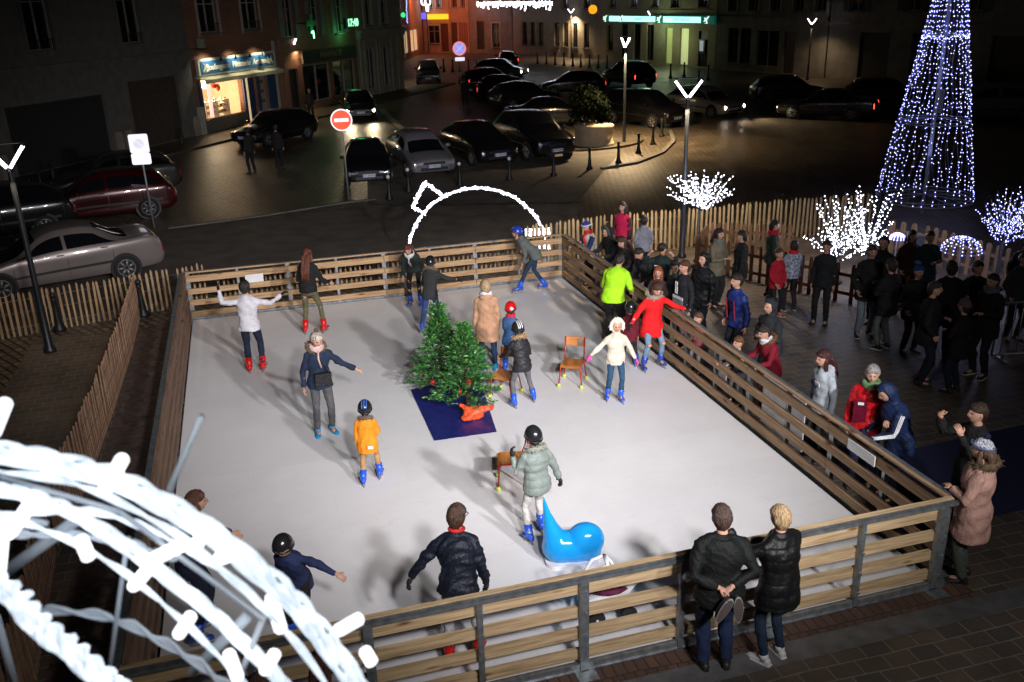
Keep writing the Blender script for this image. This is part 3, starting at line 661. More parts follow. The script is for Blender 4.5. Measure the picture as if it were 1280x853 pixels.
# low steel crowd barrier far right
def crowd_barrier(p, rz):
    t = empty('crowd_barrier', (p[0], p[1], 0), rz, 'grey steel crowd barrier at the right edge of the photo', 'barrier')
    fr = MB(); fr.tube([(0, 0, .12), (0, 0, 1.0), (.05, 0, 1.05), (1.95, 0, 1.05), (2, 0, 1.0), (2, 0, .12), (0, 0, .12)], .019, 8); fr.build('frame', M_steel, t, True)
    b = MB()
    for i in range(1, 14): b.tube([(i*.143, 0, .12), (i*.143, 0, 1.05)], .008, 6)
    b.build('bars', M_steel, t, True); ft = MB()
    for x in (.2, 1.8): ft.box((x, 0, .02), (.05, .55, .025)); ft.box((x, 0, .07), (.04, .04, .1))
    ft.build('foot', M_steel, t)
crowd_barrier(P2(1238, 452), R(-12))

# ------------------------------------------------------------------ buildings
def facade(name, label, p0, p1, H, m, ops, depth=6, cat='building', band=None, mrev=None, cornice=None, zb=0, roof=True):
    """ops: (u0,u1,z0,z1,kind,opts) ; wall plane runs from p0 to p1 with real openings"""
    p0 = np.array(p0, float); p1 = np.array(p1, float); Lh = np.linalg.norm(p1-p0); d = (p1-p0)/Lh
    t = empty(name, (p0[0], p0[1], 0), math.atan2(d[1], d[0]), label, cat)
    us = sorted({0, Lh}|{o[0] for o in ops}|{o[1] for o in ops}); zs = sorted({0, H}|{o[2] for o in ops}|{o[3] for o in ops}); wl = MB()
    def inside(u, z): return any(o[0] < u < o[1] and o[2] < z < o[3] for o in ops)
    for i in range(len(us)-1):
        for j in range(len(zs)-1):
            u0, u1, z0, z1 = us[i], us[i+1], zs[j], zs[j+1]
            if u1-u0 > 1e-6 and z1-z0 > 1e-6 and not inside((u0+u1)/2, (z0+z1)/2): wl.quad((u0, 0, z0), (u1, 0, z0), (u1, 0, z1), (u0, 0, z1))
    for o in ops:
        u0, u1, z0, z1 = o[:4]; D = .24
        wl.quad((u0, 0, z0), (u0, D, z0), (u0, D, z1), (u0, 0, z1)); wl.quad((u1, 0, z0), (u1, 0, z1), (u1, D, z1), (u1, D, z0))
        wl.quad((u0, 0, z1), (u1, 0, z1), (u1, D, z1), (u0, D, z1)); wl.quad((u0, 0, z0), (u0, D, z0), (u1, D, z0), (u1, 0, z0))
    for a in ((0, 0), (Lh, 0)): wl.quad((a[0], 0, 0), (a[0], depth, 0), (a[0], depth, H), (a[0], 0, H))
    wl.quad((0, depth, 0), (Lh, depth, 0), (Lh, depth, H), (0, depth, H)); wl.quad((0, 0, H), (Lh, 0, H), (Lh, depth, H), (0, depth, H))
    wl.build('wall', m, t, fix=False)
    if roof:
        rf = MB(); rf.prism([(-.35, H), (depth/2, H+2.6), (depth+.35, H), (depth/2, H+2.45)], -.1, Lh+.1, 'yz'); rf.prism([(-.3, H+.002), (depth/2, H+2.44), (depth+.3, H+.002)], 0.05, Lh-.05, 'yz'); rf.build('roof', mat('slate_roof', (.03, .032, .038), .6, 0, .3, 8), t)
    if band:
        for z, hh_, pr in band: bb = MB(); bb.box((Lh/2, -pr/2+.002, z), (Lh, pr, hh_)); bb.build('moulding', m if not cornice else cornice, t)
    for o in ops:
        u0, u1, z0, z1, kind = o[:5]; q = o[5] if len(o) > 5 else {}
        uc, zc, w_, h_ = (u0+u1)/2, (z0+z1)/2, u1-u0, z1-z0
        if kind == 'win':
            fm = q.get('frame', mat('window_frame', (.30, .29, .27), .6)); f = MB()
            for x in (u0+.04, u1-.04): f.box((x, .15, zc), (.07, .06, h_))
            for z in (z0+.04, z1-.04): f.box((uc, .15, z), (w_-.14, .06, .07))
            f.box((uc, .15, zc), (.06, .055, h_-.14)); f.box((uc, .152, z0+h_*.68), (w_-.14, .045, .045))
            fo = f.build('window', fm, t)
            g = MB(); g.box((uc, .19, zc), (w_, .02, h_)); g.build('pane', q.get('glass', M_glass), fo)
            if q.get('surround'):
                s = MB(); e = .14
                for x in (u0-e/2, u1+e/2): s.box((x, -.02, zc), (e, .06, h_+2*e))
                s.box((uc, -.02, z1+e/2), (w_, .062, e)); s.build('surround', q['surround'], fo)
            s = MB(); s.box((uc, -.05, z0-.05), (w_+.2, .16, .08)); s.build('sill', q.get('sillm', M_kerb), fo)
            if q.get('guard'):
                s = MB(); s.box((uc, -.09, z0+.42), (w_, .02, .03))
                for i in range(int(w_/.12)): s.box((u0+.06+i*.12, -.09, z0+.2), (.015, .015, .42))
                s.build('window_guard', M_black, fo)
            if q.get('shut'):
                s = MB()
                for x in (u0-w_*.26, u1+w_*.26):
                    s = MB(); s.box((x, -.035, zc), (w_*.48, .03, h_))
                    for i in range(int(h_/.11)): s.box((x, -.055, z0+.08+i*.11), (w_*.38, .014, .05))
                    s.build('shutter', q['shut'], fo)
        elif kind == 'door':
            f = MB(); f.box((uc, .17, zc), (w_, .05, h_))
            for xx in (-.24, .24):
                for zz in (.25, .68): f.box((uc+xx*w_, .14, z0+h_*zz), (w_*.36, .02, h_*.32))
            fo = f.build('door', q.get('m', mat('door_dark', (.035, .025, .02), .5)), t); hn = MB(); hn.tube([(uc+w_*.08, .12, z0+1.0), (uc+w_*.08, .08, z0+1.0), (uc+w_*.16, .08, z0+1.0)], .015, 6); hn.build('handle', M_greysteel, fo)
        elif kind == 'shutter':
            f = MB(); n = int(h_/.12)
            for i in range(n): f.box((uc, .17+.004*(i % 2), z0+(i+.5)*h_/n), (w_, .03, h_/n*.86))
            f.box((uc, .20, zc), (w_, .02, h_)); f.build('roller_shutter', q.get('m', mat('shutter_dark', (.03, .03, .03), .55)), t)
        elif kind == 'shop':
            f = MB()
            for x in np.linspace(u0+.03, u1-.03, q.get('n', 3)): f.box((x, .12, zc), (.06, .08, h_))
            for z in (z0+.03, z1-.03): f.box((uc, .12, z), (w_-.12, .078, .06))
            fo = f.build('shop_window', q.get('frame', mat('window_frame', (.30, .29, .27), .6)), t)
            g = MB(); g.box((uc, .165, zc), (w_, .012, h_)); g.build('pane', q.get('glass', M_glass), fo)
    return t
M_stone1 = mat('dark_limestone', (.13, .125, .11), .85, 0, .18, 2.5, .4, 20)
M_stone2 = mat('warm_limestone', (.30, .26, .20), .85, 0, .18, 2, .4, 20)
M_stone3 = mat('grey_render', (.22, .21, .19), .85, 0, .2, 1.5, .3, 16)
M_brickw = brick_mat('red_brick_wall', (.30, .10, .05), (.22, .08, .045), (.22, .17, .13), .22, .075, .012, .8, .5, rot=(R(90), 0, 0), noise=.2, scl=0)
M_redw = mat('ochre_render', (.38, .26, .19), .85, 0, .2, 1.5, .3, 16)
M_sur = mat('pale_stone_trim', (.42, .40, .34), .8, 0, .12, 3)
# left: long dark stone house
fL = 46; WN = dict(surround=M_sur)
ops = []
for i in range(9):
    u = 3+i*5.0
    if u+1.3 < fL: ops.append((fL-u-1.3, fL-u, 4.55, 7.2, 'win', dict(surround=M_stone1, guard=True)))
ops += [(fL-4.4, fL-1.1, .12, 3.0, 'shutter', dict(m=mat('gate_brown', (.06, .045, .035), .7, 0, .3, 6))), (fL-11.0, fL-5.9, .12, 2.65, 'shutter'), (fL-18, fL-13.5, .12, 2.6, 'shutter'), (fL-25, fL-20, .12, 2.6, 'shutter')]
th = facade('stone_house', 'long dark stone building with closed gates at the far left behind the cars', L(-fL-.9), L(-.9), 10.5, M_stone1, ops, band=[(3.95, .18, .16), (4.25, .08, .08)])
for i in range(7):
    u = fL-6.4-i*1.5; mb = MB()
    for dx in (-.55, .55): mb.box((u+dx, -.02, 3.3), (.05, .045, .78))
    for dz in (-.38, .38): mb.box((u, -.021, 3.3+dz), (1.15, .047, .05))
    mb.build('wall_panel', M_stone1, th)
for u in (fL-.25, fL-4.9, fL-5.5, fL-11.6): mb = MB(); mb.box((u, -.06, .45), (.35, .12, .9)); mb.box((u, -.05, .95), (.28, .10, .12)); mb.build('plinth', M_stone2, th)
# bakery
LB = 6.83; glow = None
navy = mat('navy_paint', (.02, .05, .13), .5, 0, .1, 4)
tb = facade('brick_house', 'red brick house with the lit blue bakery front at street level', L(-.85), L(LB-.1), 10.2, M_brickw,
            [(.45, 3.75, .75, 2.62, 'open'), (4.0, 5.0, .12, 2.62, 'open'), (5.25, 6.05, .55, 2.5, 'open'), (1.0, 2.5, 4.75, 6.7, 'win', dict(surround=M_sur, guard=True, frame=M_sur)), (4.5, 6.0, 4.75, 6.7, 'win', dict(surround=M_sur, guard=True, frame=M_sur))])
mb = MB()
for u0, u1 in ((.22, .43), (3.77, 3.98), (5.02, 5.23), (6.07, 6.75)): mb.box(((u0+u1)/2, -.04, 1.38), (u1-u0, .08, 2.5))
mb.box((2.1, -.045, .42), (3.3, .07, .60)); mb.box((5.65, -.045, .34), (.8, .07, .4)); mb.build('shopfront', navy, tb)
mb = MB(); mb.box((2.1, -.05, .42), (3.4, .10, .55)); mb.build('stall_riser', mat('grey_riser', (.12, .12, .1), .7), tb)
mb = MB(); mb.box((.08, -.08, .75), (.35, .16, 1.3)); mb.build('plinth', M_sur, tb)
mb = MB(); mb.box((6.9, -.05, 2.1), (.14, .12, 4.0)); mb.build('downpipe', M_sur, tb)
# room behind the window, with its lamp, counter and shelves
rm = MB(); warm = mat('cream_wall', (.65, .5, .36), .8, 0, .1, 3)
rm.quad((.4, 3.2, .1), (5.1, 3.2, .1), (5.1, 3.2, 2.9), (.4, 3.2, 2.9)); rm.quad((.4, .26, 2.9), (5.1, .26, 2.9), (5.1, 3.2, 2.9), (.4, 3.2, 2.9)); rm.quad((.4, .26, .12), (5.1, .26, .12), (5.1, 3.2, .12), (.4, 3.2, .12))
rm.quad((.4, .26, .1), (.4, 3.2, .1), (.4, 3.2, 2.9), (.4, .26, 2.9)); rm.quad((5.1, .26, .1), (5.1, 3.2, .1), (5.1, 3.2, 2.9), (5.1, .26, 2.9)); rm.build('shop_interior', warm, tb, fix=False)
gb = MB(); gb.ell((2.15, 1.1, 2.3), (.24, .24, .24), 16, 10); gb.build('globe_lamp', emat('globe', (1, .85, .45), 9), tb, True)
sv = MB(); 
for z in (.85, 1.15, 1.45): sv.box((2.3, .8, z), (1.9, .5, .04))
for x in (1.35, 3.25, 2.3): sv.box((x, .8, .8), (.04, .5, 1.3))
sv.build('display_counter', mat('counter_white', (.7, .66, .55), .5), tb)
for k, c in enumerate([(.5, .25, .08), (.6, .35, .12), (.7, .6, .5), (.5, .04, .03), (.75, .5, .2)]):
    gd = MB()
    for _ in range(9):
        zz = rng.choice([.92, 1.22, 1.52]); gd.ell((1.45+rng.random()*1.7, .6+rng.random()*.3, zz), (.09, .06, .055), 8, 5)
    gd.build('pastries', cloth(c), tb, True)
dk = MB(); dk.ell((2.75, 1.0, 2.15), (.25, .15, .13), 10, 6); dk.ell((2.95, .9, 2.05), (.16, .1, .18), 10, 6); dk.build('window_decoration', cloth((.25, .03, .02)), tb, True)
st_ = MB()
for i in range(16): st_.ell((.55+rng.random()*.4, .22, .9+i*.085), (.035+.03*rng.random(), .01, .03), 7, 4)
st_.build('window_stickers', M_white, tb)
pw_ = MB(); pw_.box((1.18, .12, 1.7), (.18, .1, 1.84)); pw_.build('mullion', emat('backlit_panel', (1, .62, .52), 1.1), tb)
dr = MB(); dr.box((4.06, .16, 1.4), (.1, .05, 2.5)); dr.box((4.75, .16, 1.4), (.5, .05, 2.5)); d_ = dr.build('door', navy, tb); pn_ = MB(); pn_.box((4.3, .16, 1.35), (.38, .02, 2.2)); pn_.build('pane', emat('door_light', (1, .75, .4), .55), d_)
ps = MB(); ps.box((5.65, .15, 1.55), (.7, .03, 1.9)); po = ps.build('poster', mat('poster_paper', (.35, .33, .28), .7), tb); 
for z in (1.1, 1.6, 2.1): q = MB(); q.box((5.65, .13, z), (.45, .01, .18)); q.build('poster_print', cloth((.3, .1, .06)), po)
sg = MB(); sg.box((3.45, -.14, 3.22), (6.5, .16, .80)); so_ = sg.build('sign_board', mat('sign_cream', (.62, .62, .50), .6), tb)
sg = MB(); sg.box((3.45, -.235, 3.20), (6.2, .03, .60)); sg.build('sign_panel', mat('sign_blue', (.03, .14, .34), .5), so_)
text_mesh('lettering', 'Boulangerie  Pâtisserie  Artisanale', .40, mat('cream_letters', (.8, .78, .66), .5), so_, (3.45, -.262, 3.18), (R(90), 0, 0), .012, bold=.008, shear=.12)
sw = MB()
for s, x in ((-1, .58), (1, 6.3)):
    sw.tube([(x+s*.12, -.27, 3.0), (x, -.27, 3.12), (x-s*.05, -.27, 3.3), (x+s*.08, -.27, 3.42)], [.03, .05, .04, .01], 6); sw.tube([(x-s*.1, -.27, 2.98), (x-s*.28, -.27, 3.06), (x-s*.34, -.27, 3.0)], [.02, .045, .01], 6)
sw.build('emblem', mat('cream_letters', (.8, .78, .66), .5), so_)
aw = MB(); aw.prism([(-.02, 2.80), (-.62, 2.66), (-.62, 2.48), (-.58, 2.48), (-.58, 2.62), (-.02, 2.74)], .1, 6.8, 'yz'); ao = aw.build('awning', mat('awning_cream', (.6, .58, .42), .8), tb)
text_mesh('lettering', 'MAISON TOURNEZ', .17, mat('awning_text', (.25, .22, .13), .7), ao, (3.5, -.63, 2.57), (R(90), 0, 0), .004)
for x in (1.55, 2.75, 3.95, 5.15):
    a = MB(); a.tube([(x, -.2, 3.66), (x, -.5, 3.72), (x, -.58, 3.62)], .018, 6); a.lathe([(.03, 0), (.09, -.16), (.085, -.16), (.02, -.02)], 10, (x, -.58, 3.62)); a.build('sign_lamp', M_black, so_)
gx = math.atan2(LD[1], LD[0])
def onL(u, d, z): p = L(u, d); return (p[0], p[1], z)
for x in (.9, 3.0, 5.1): lamp_light(onL(x-.85, .75, 3.75), 60, (1, .93, .66), .05, 130, onL(x-.85, .1, 2.9))
lamp_light(onL(1.3, -1.2, 2.5), 200, (1, .72, .42), .15)
lamp_light(onL(1.6, .5, 2.4), 10, (1, .7, .4), .3)
lamp_light(onL(1.4, -1.3, 2.0), 520, (1, .78, .5), .4)
hs_ = empty('hanging_sign', onL(-.9, 0, 4.1), gx, 'small square sign hanging on a bracket above the bakery corner', 'sign')
mb = MB(); mb.box((0, -.6, 0), (.03, 1.1, .03)); mb.build('bracket', M_black, hs_); mb = MB(); mb.box((0, -.75, .25), (.05, .42, .42)); mb.build('plate', cloth((.3, .33, .25)), hs_)
# chemist's house
LPh = 8.6; wng = dict(surround=M_stone1)
tp = facade('dark_shop_house', 'dark house with the unlit chemist lettering and a green digital clock', L(LB+.05), L(LB+LPh), 10.2, M_brickw,
            [(.6, 1.6, 4.2, 6.4, 'win', dict(surround=M_stone1, shut=mat('grey_shutter', (.22, .22, .2), .7))), (3.3, 4.3, 4.2, 6.4, 'win', dict(surround=M_stone1, shut=mat('grey_shutter', (.22, .22, .2), .7))), (6.2, 7.2, 4.2, 6.4, 'win', dict(surround=M_stone1, shut=mat('grey_shutter', (.22, .22, .2), .7))),
             (.5, 1.5, .12, 2.5, 'door'), (2.0, 5.0, .5, 2.6, 'shop'), (5.4, 8.1, .5, 2.6, 'shop')])
fb = MB(); fb.box((5.1, -.06, 3.05), (6.3, .12, .7)); fo = fb.build('fascia', mat('fascia_dark', (.03, .025, .02), .6), tp)
text_mesh('lettering', 'PHARMACIE', .48, mat('old_gold', (.22, .17, .09), .5, .3), fo, (5.1, -.14, 3.05), (R(90), 0, 0), .015)
green = emat('green_led', (.25, 1, .45), 9)
cl = empty('digital_clock', onL(LB+6.6, .9, 4.75), gx, 'green lit digital clock showing 17:40 on the dark facade', 'clock')
mb = MB(); mb.box((0, .0, 0), (1.7, .16, .62)); mb.build('case', M_blackp, cl); mb = MB(); mb.box((0, .45, 0), (.06, .8, .06)); mb.build('bracket', M_black, cl)
text_mesh('digits', '17:40', .60, emat('clock_led', (.30, 1, .5), 2.2), cl, (0, -.095, 0), (R(90), 0, 0), .01, bold=.010)
gc = empty('chemist_cross', onL(LB+1.9, .9, 4.6), gx, 'dim green cross sign on the wall left of the clock', 'sign')
mb = MB(); mb.box((0, 0, .3), (.3, .12, 1.0)); mb.box((0, 0, .3), (.95, .118, .3)); mb.build('cross', mat('green_plastic', (.02, .14, .06), .4), gc)
mb = MB(); mb.tube([(-.1, -.08, -.2), (.08, -.08, -.12), (.12, -.08, -.5)], .035, 6); mb.build('lit_tube', green, gc); mb = MB(); mb.box((0, .45, .3), (.05, .8, .05)); mb.build('bracket', M_black, gc)
lamp_light(onL(LB+6.6, .5, 4.2), 16, (.1, 1, .3), .3); lamp_light(onL(LB+1.9, 1.3, 4.6), 4, (.1, 1, .3), .2)
# corner house with pilasters
tc_ = facade('corner_house', 'cream corner house with tall pilasters beyond the green clock', L(LB+LPh+.1), L(LB+LPh+6.5), 10.4, M_stone2,
             [(1.2, 2.2, .5, 3.1, 'shop'), (3.2, 4.2, .5, 3.1, 'shop'), (1.2, 2.2, 4.5, 6.6, 'win', WN), (3.4, 4.4, 4.5, 6.6, 'win', WN)], band=[(3.9, .4, .3), (4.15, .1, .42)])
for u in (.3, .85, 2.6, 3.0, 4.7, 5.6): mb = MB(); mb.box((u, -.06, 1.85), (.26, .12, 3.6)); mb.box((u, -.08, 3.62), (.34, .16, .14)); mb.build('pilaster', M_stone2, tc_)
# side street on the left and the houses at its end, lit orange by sodium lamps
Lc = L(LB+LPh+6.6)
facade('shop_house', 'narrow house with a small lit shop at the mouth of the side street', P2(505, 75), P2(530, 66), 10, M_redw, [(.8, 3.2, .5, 2.8, 'shop', dict(glass=emat('small_shop_glow', (1, .7, .38), .5))), (4.4, 9, .5, 2.8, 'shop', dict(glass=emat('small_shop_glow', (1, .7, .38), .5))), (2, 3.4, 4.4, 6.4, 'win', WN)])
ra, rb = np.array(P2(531, 66)), np.array(P2(641, 67)); rl = np.linalg.norm(rb-ra); rd = (rb-ra)/rl
def RR(t): return tuple(ra+rd*t*rl)
dkf = mat('dark_red_frame', (.10, .03, .02), .6)
facade('red_lit_house', 'house lit orange with a yellow and blue post office sign', RR(0), RR(.31), 11, M_redw, [(rl*.05, rl*.19, 1.0, 3.0, 'win', WN), (rl*.20, rl*.29, .12, 3.2, 'shutter', dict(m=dkf)), (rl*.06, rl*.12, 4.9, 7.6, 'win', WN), (rl*.17, rl*.23, 4.9, 7.6, 'win', WN)])
facade('red_lit_shop', 'shop front lit orange red under dark letters', RR(.315), RR(.53), 11, M_redw, [(rl*.01, rl*.08, .12, 3.3, 'shutter', dict(m=dkf)), (rl*.10, rl*.2, .6, 3.3, 'shop', dict(glass=cloth((.3, .12, .08)))), (rl*.03, rl*.09, 4.9, 7.6, 'win', WN), (rl*.13, rl*.18, 4.9, 7.6, 'win', WN)], band=[(3.9, .5, .1)])
facade('dim_house', 'dim stone house right of the orange lit shops', RR(.535), RR(1.0), 11, M_stone3, [(rl*.08, rl*.16, .4, 3.4, 'shutter'), (rl*.25, rl*.33, .6, 3.2, 'win', WN), (rl*.1, rl*.16, 4.9, 7.4, 'win', WN), (rl*.26, rl*.32, 4.9, 7.4, 'win', WN)])
ys = empty('illuminated_sign', (*RR(.02), 3.95), math.atan2(rd[1], rd[0]), 'yellow lit shop sign with blue end in the side street', 'sign')
mb = MB(); mb.box((2.0, -.2, 0), (3.0, .2, .55)); mb.build('yellow_panel', emat('yellow_sign', (1, .42, .02), 1.6), ys); mb = MB(); mb.box((.1, -.2, .1), (.7, .22, .7)); mb.build('blue_panel', emat('blue_sign', (.12, .12, .9), 1.2), ys)
for t_, pw2 in ((.12, 900), (.33, 1100), (.45, 500)):
    p = ra+rd*t_*rl+np.array([-3, -6]); lamp_light((p[0], p[1], 6.5), pw2*.5, (1, .20, .06), .3, 150, (p[0]+3, p[1]+6, 2))
# right row of houses
ma, mb_, mc, md_ = np.array(P2(642, 67)), np.array(P2(752, 75)), np.array(P2(893, 87)), np.array(P2(1300, 119))
lm = np.linalg.norm(mb_-ma)
facade('stone_house', 'brown stone house with barred ground floor windows left of the green bank sign', ma, mb_, 11, M_stone2, [(lm*a, lm*a+.9, 1.0, 3.3, 'win', dict(frame=M_black, guard=True)) for a in (.12, .22, .32, .5, .6, .7, .82)]+[(lm*a, lm*a+1.1, 4.6, 6.9, 'win', WN) for a in (.15, .38, .6, .82)])
lb = np.linalg.norm(mc-mb_); cream = mat('bank_stone', (.36, .31, .2), .8, 0, .12, 2.5, .3, 18)
tk = facade('bank', 'pale stone bank with a lit green and white sign band', mb_, mc, 11, cream,
            [(lb*a, lb*a+.95, .9, 3.2, 'win', dict(frame=M_black)) for a in (.06,)]+[(lb*a, lb*a+1.0, .3, 3.3, 'shop', dict(frame=M_black, n=2)) for a in (.20, .32, .44)]+
            [(lb*.60, lb*.60+1.0, .12, 3.1, 'shop', dict(glass=emat('bank_door', (.65, .72, .25), .22), n=2)), (lb*.72, lb*.72+1.2, .12, 3.1, 'shop', dict(glass=emat('bank_hall', (.75, .85, .4), .42), n=2)), (lb*.87, lb*.87+1.2, .12, 2.9, 'door', dict(m=M_black))]+
            [(lb*a, lb*a+1.1, 4.7, 6.9, 'win', WN) for a in (.08, .28, .47, .64, .86)], band=[(4.45, .08, .08)])
mb = MB(); mb.box((lb*.53, .06, 1.6), (.22, .05, 2.6)); mb.build('lit_strip', emat('strip', (.8, 1, .85), 2.2), tk)
mb = MB(); mb.box((lb*.9, -.04, 1.7), (.8, .05, 1.1)); mb.build('cash_machine', mat('atm_dark', (.04, .04, .045), .4), tk); mb = MB(); mb.box((lb*.9, -.075, 1.75), (.45, .02, .8)); mb.build('screen', emat('atm', (.55, .62, .7), .35), tk)
bs = empty('bank_sign', (mb_[0], mb_[1], 3.75), math.atan2(*(mc-mb_)[::-1]), 'long lit white and green sign band above the bank', 'sign')
dgreen = emat('dark_green_sign', (.0, .13, .09), .35)
mb = MB(); mb.box((lb*.52, -.16, 0), (lb*.96, .2, .62)); mb.build('backing', dgreen, bs)
for a, b in ((.10, .20), (.23, .53), (.60, .90)):
    mb = MB(); mb.box(((a+b)/2*lb, -.275, 0), ((b-a)*lb, .03, .46)); mb.build('lit_panel', emat('teal_panel', (.42, 1, .95), 1.5), bs)
for a in (.38, .75): text_mesh('lettering', 'CRÉDIT AGRICOLE' if a > .5 else 'BANQUE', .26, mat('teal_text', (.02, .3, .28), .5), bs, (a*lb, -.295, 0), (R(90), 0, 0), .004)
for a in (.06, .215, .565, .945):
    mb = MB()
    mb.tube([(a*lb-.3, -.30, -.1), (a*lb, -.30, .05), (a*lb+.28, -.30, .28)], [.05, .13, .05], 7, flat=.4); mb.tube([(a*lb-.22, -.30, .16), (a*lb-.02, -.30, .0), (a*lb+.1, -.30, -.26), (a*lb-.2, -.30, -.24)], [.07, .07, .06, .03], 7, flat=.4)
    mb.build('logo', emat('pale_logo', (.7, 1, .85), 1.3), bs)
def onK(u, d, z): dd = (mc-mb_)/lb; nn = np.array([dd[1], -dd[0]]); p = mb_+dd*u+nn*d; return (p[0], p[1], z)
lamp_light(onK(lb*.6, 1.4, 3.2), 60, (.7, 1, .6), .5); lamp_light(onK(lb*.75, 1.6, 2.2), 50, (.8, .9, .5), .5)
lr = np.linalg.norm(md_-mc)
facade('grey_house', 'wide grey house with tall dark windows right of the bank', mc+(md_-mc)*.003, mc+(md_-mc)*.42, 11, M_stone3, [(lr*.42*a, lr*.42*a+1.1, .6, 3.2, 'win', dict(frame=M_black)) for a in (.12, .24)]+[(lr*.42*.4, lr*.42*.4+2.2, .5, 3.1, 'shop'), (lr*.42*.64, lr*.42*.64+1.1, .12, 3, 'door')]+[(lr*.42*a, lr*.42*a+1.0, 4.4, 6.8, 'win', WN) for a in (.1, .3, .5, .7, .88)], band=[(3.9, .25, .12)])
facade('dark_house', 'unlit house with closed shutters behind the tall light cone', mc+(md_-mc)*.425, mc+(md_-mc)*1.6, 11, M_stone3, [(lr*a, lr*a+2.4, .2, 3.1, 'shutter') for a in (.1, .25, .45, .62, .85)]+[(lr*a, lr*a+1.1, 4.4, 6.6, 'win', dict(shut=mat('dark_shutter', (.08, .08, .08), .7))) for a in (.06, .22, .38, .54, .7, .88, 1.0)], band=[(3.6, .15, .2)])

# ------------------------------------------------------------------ street lamps
M_vlight = emat('lamp_tube', (.92, .86, 1), 9)
def street_lamp(p, label, H=4.0, yaw=0, power=60, warm=(1, .78, .5), w_=.30, direct=True):
    t = empty('street_lamp', (p[0], p[1], 0), yaw, label, 'street lamp', 'V-headed street lamps')
    mb = MB(); mb.lathe([(.0, 0), (.12, 0), (.11, .06), (.075, .12), (.07, .9), (.055, 1.0), (.045, H-.45), (.03, H-.4), (0, H-.4)], 12); mb.build('pole', mat('lamp_post_paint', (.02, .024, .03), .4, .2), t, True)
    h = MB()
    for s in (-1, 1): h.tube([(0, 0, H-.45), (s*.04, 0, H-.38), (s*w_, 0, H+.02)], .03, 8)
    h.tube([(-w_-.05, 0, H+.06), (w_+.05, 0, H+.06)], .014, 6); h.build('lamp_arm', M_black, t, True)
    for s in (-1, 1):
        l = MB(); l.tube([(s*.03, -.035, H-.36), (s*w_, -.035, H+.0)], .026, 8); l.tube([(s*.03, .035, H-.36), (s*w_, .035, H+.0)], .02, 8); l.build('lamp_tube', M_vlight, t, True)
    if power: lamp_light((p[0], p[1], H-.6), power, warm, .15, 150)
    return t
street_lamp(P2(63, 440), 'V-headed street lamp in front of the silver car, leftmost', 3.85, R(-4), 75, (1, .72, .45))
street_lamp(P2(852, 322), 'tall V-headed street lamp beside the picket fence at the right back corner', 4.15, R(-16), 800, (1, .72, .42))
street_lamp(P2(780, 180), 'street lamp standing on the traffic island by the stone planter', 4.3, R(-60), 4300, (1, .70, .38), .2)
street_lamp(P2(1009, 100), 'far street lamp in front of the grey house on the right', 4.0, R(-50), 220, (1, .7, .4))
street_lamp(P2(714, 73), 'far street lamp left of the bank', 4.6, R(-30), 1500, (1, .7, .4))
street_lamp(P2(812, 80), 'far street lamp before the bank sign', 4.4, R(-60), 900, (1, .7, .4))
street_lamp(P2(498, 104), 'far street lamp at the corner of the side street', 4.6, R(30), 400)
street_lamp(P2(376, 142), 'street lamp between the bakery and the green clock', 4.1, R(-60), 1500, (1, .66, .34))

# ------------------------------------------------------------------ bollards
def bollard_proto(ball=None):
    t = empty('bollard', (0, 0, 0), 0)
    mb = MB(); mb.lathe([(0, 0), (.13, 0), (.125, .05), (.08, .12), (.075, .16), (.05, .42), (.045, .62), (.06, .66), (.042, .69), (0, .69)], 14); mb.build('post', M_black, t, True)
    mb = MB(); mb.ell((0, 0, .74), (.062, .062, .065), 12, 8); mb.build('ball', ball or M_black, t, True)
    return t
b0 = bollard_proto(); b1 = bollard_proto(mat('white_ball', (.75, .75, .75), .5)); used0 = used1 = False
BOL = [(75, 413, 'black bollard by the foot of the leftmost street lamp'), (180, 395, 'black bollard leaning against the back left picket fence'), (42, 252, 'black bollard on the left pavement near the dark house'), (53, 240, 'second black bollard on the left pavement, nearer the red car'),
       (68, 228, 'third bollard on the left pavement just above the red car'), (5, 262, 'bollard cut by the left edge of the photo'), (927, 300, 'black bollard behind the pale fence near the brown fence'), (1100, 275, 'black bollard behind the fence under the light cone'),
       (303, 180, 'bollard at the bonnet of the car by the bakery'), (228, 182, 'bollard before the brown gate'),
       (737, 212, 'front bollard on the island kerb, left of the street lamp'), (773, 204, 'bollard on the island kerb directly below the street lamp'), (798, 192, 'bollard on the island kerb right of the street lamp'), (816, 181, 'bollard on the island kerb farther right'), (827, 171, 'bollard on the island kerb nearest the dark car'),
       (692, 220, 'bollard in front of the large black car'), (826, 157, 'bollard half hidden beside the dark car')]
GB = 'black cast bollards'
for px, py, lb_ in BOL:
    o = copy_tree(b0) if used0 else b0; used0 = True; o.location = (*P2(px, py), 0); tag(o, lb_, 'bollard', GB)
for px, py, lb_ in [(487, 250, 'white-topped bollard in front of the small black car'), (511, 240, 'white-topped bollard between the black and the silver car'), (575, 232, 'white-topped bollard right of the silver hatchback'), (637, 225, 'white-topped bollard in front of the black hatchback')]:
    o = copy_tree(b1) if used1 else b1; used1 = True; o.location = (*P2(px, py), 0); tag(o, lb_, 'bollard', 'white-topped bollards')
for i, px in enumerate([555, 566, 575, 586, 596, 607]+[672, 683, 694, 705, 716, 726, 737, 748, 759]):
    py = 90+(px-555)*.02 if px < 640 else 80+(px-672)*.07
    o = copy_tree(b0); o.location = (*P2(px, py), 0); o.scale = (1.3, 1.3, 1.35); tag(o, 'one of the far black bollards along the kerb of the side street' if px < 640 else 'one of the far black bollards along the pavement left of the bank', 'bollard', 'far bollards of the side street' if px < 640 else 'far bollards left of the bank')
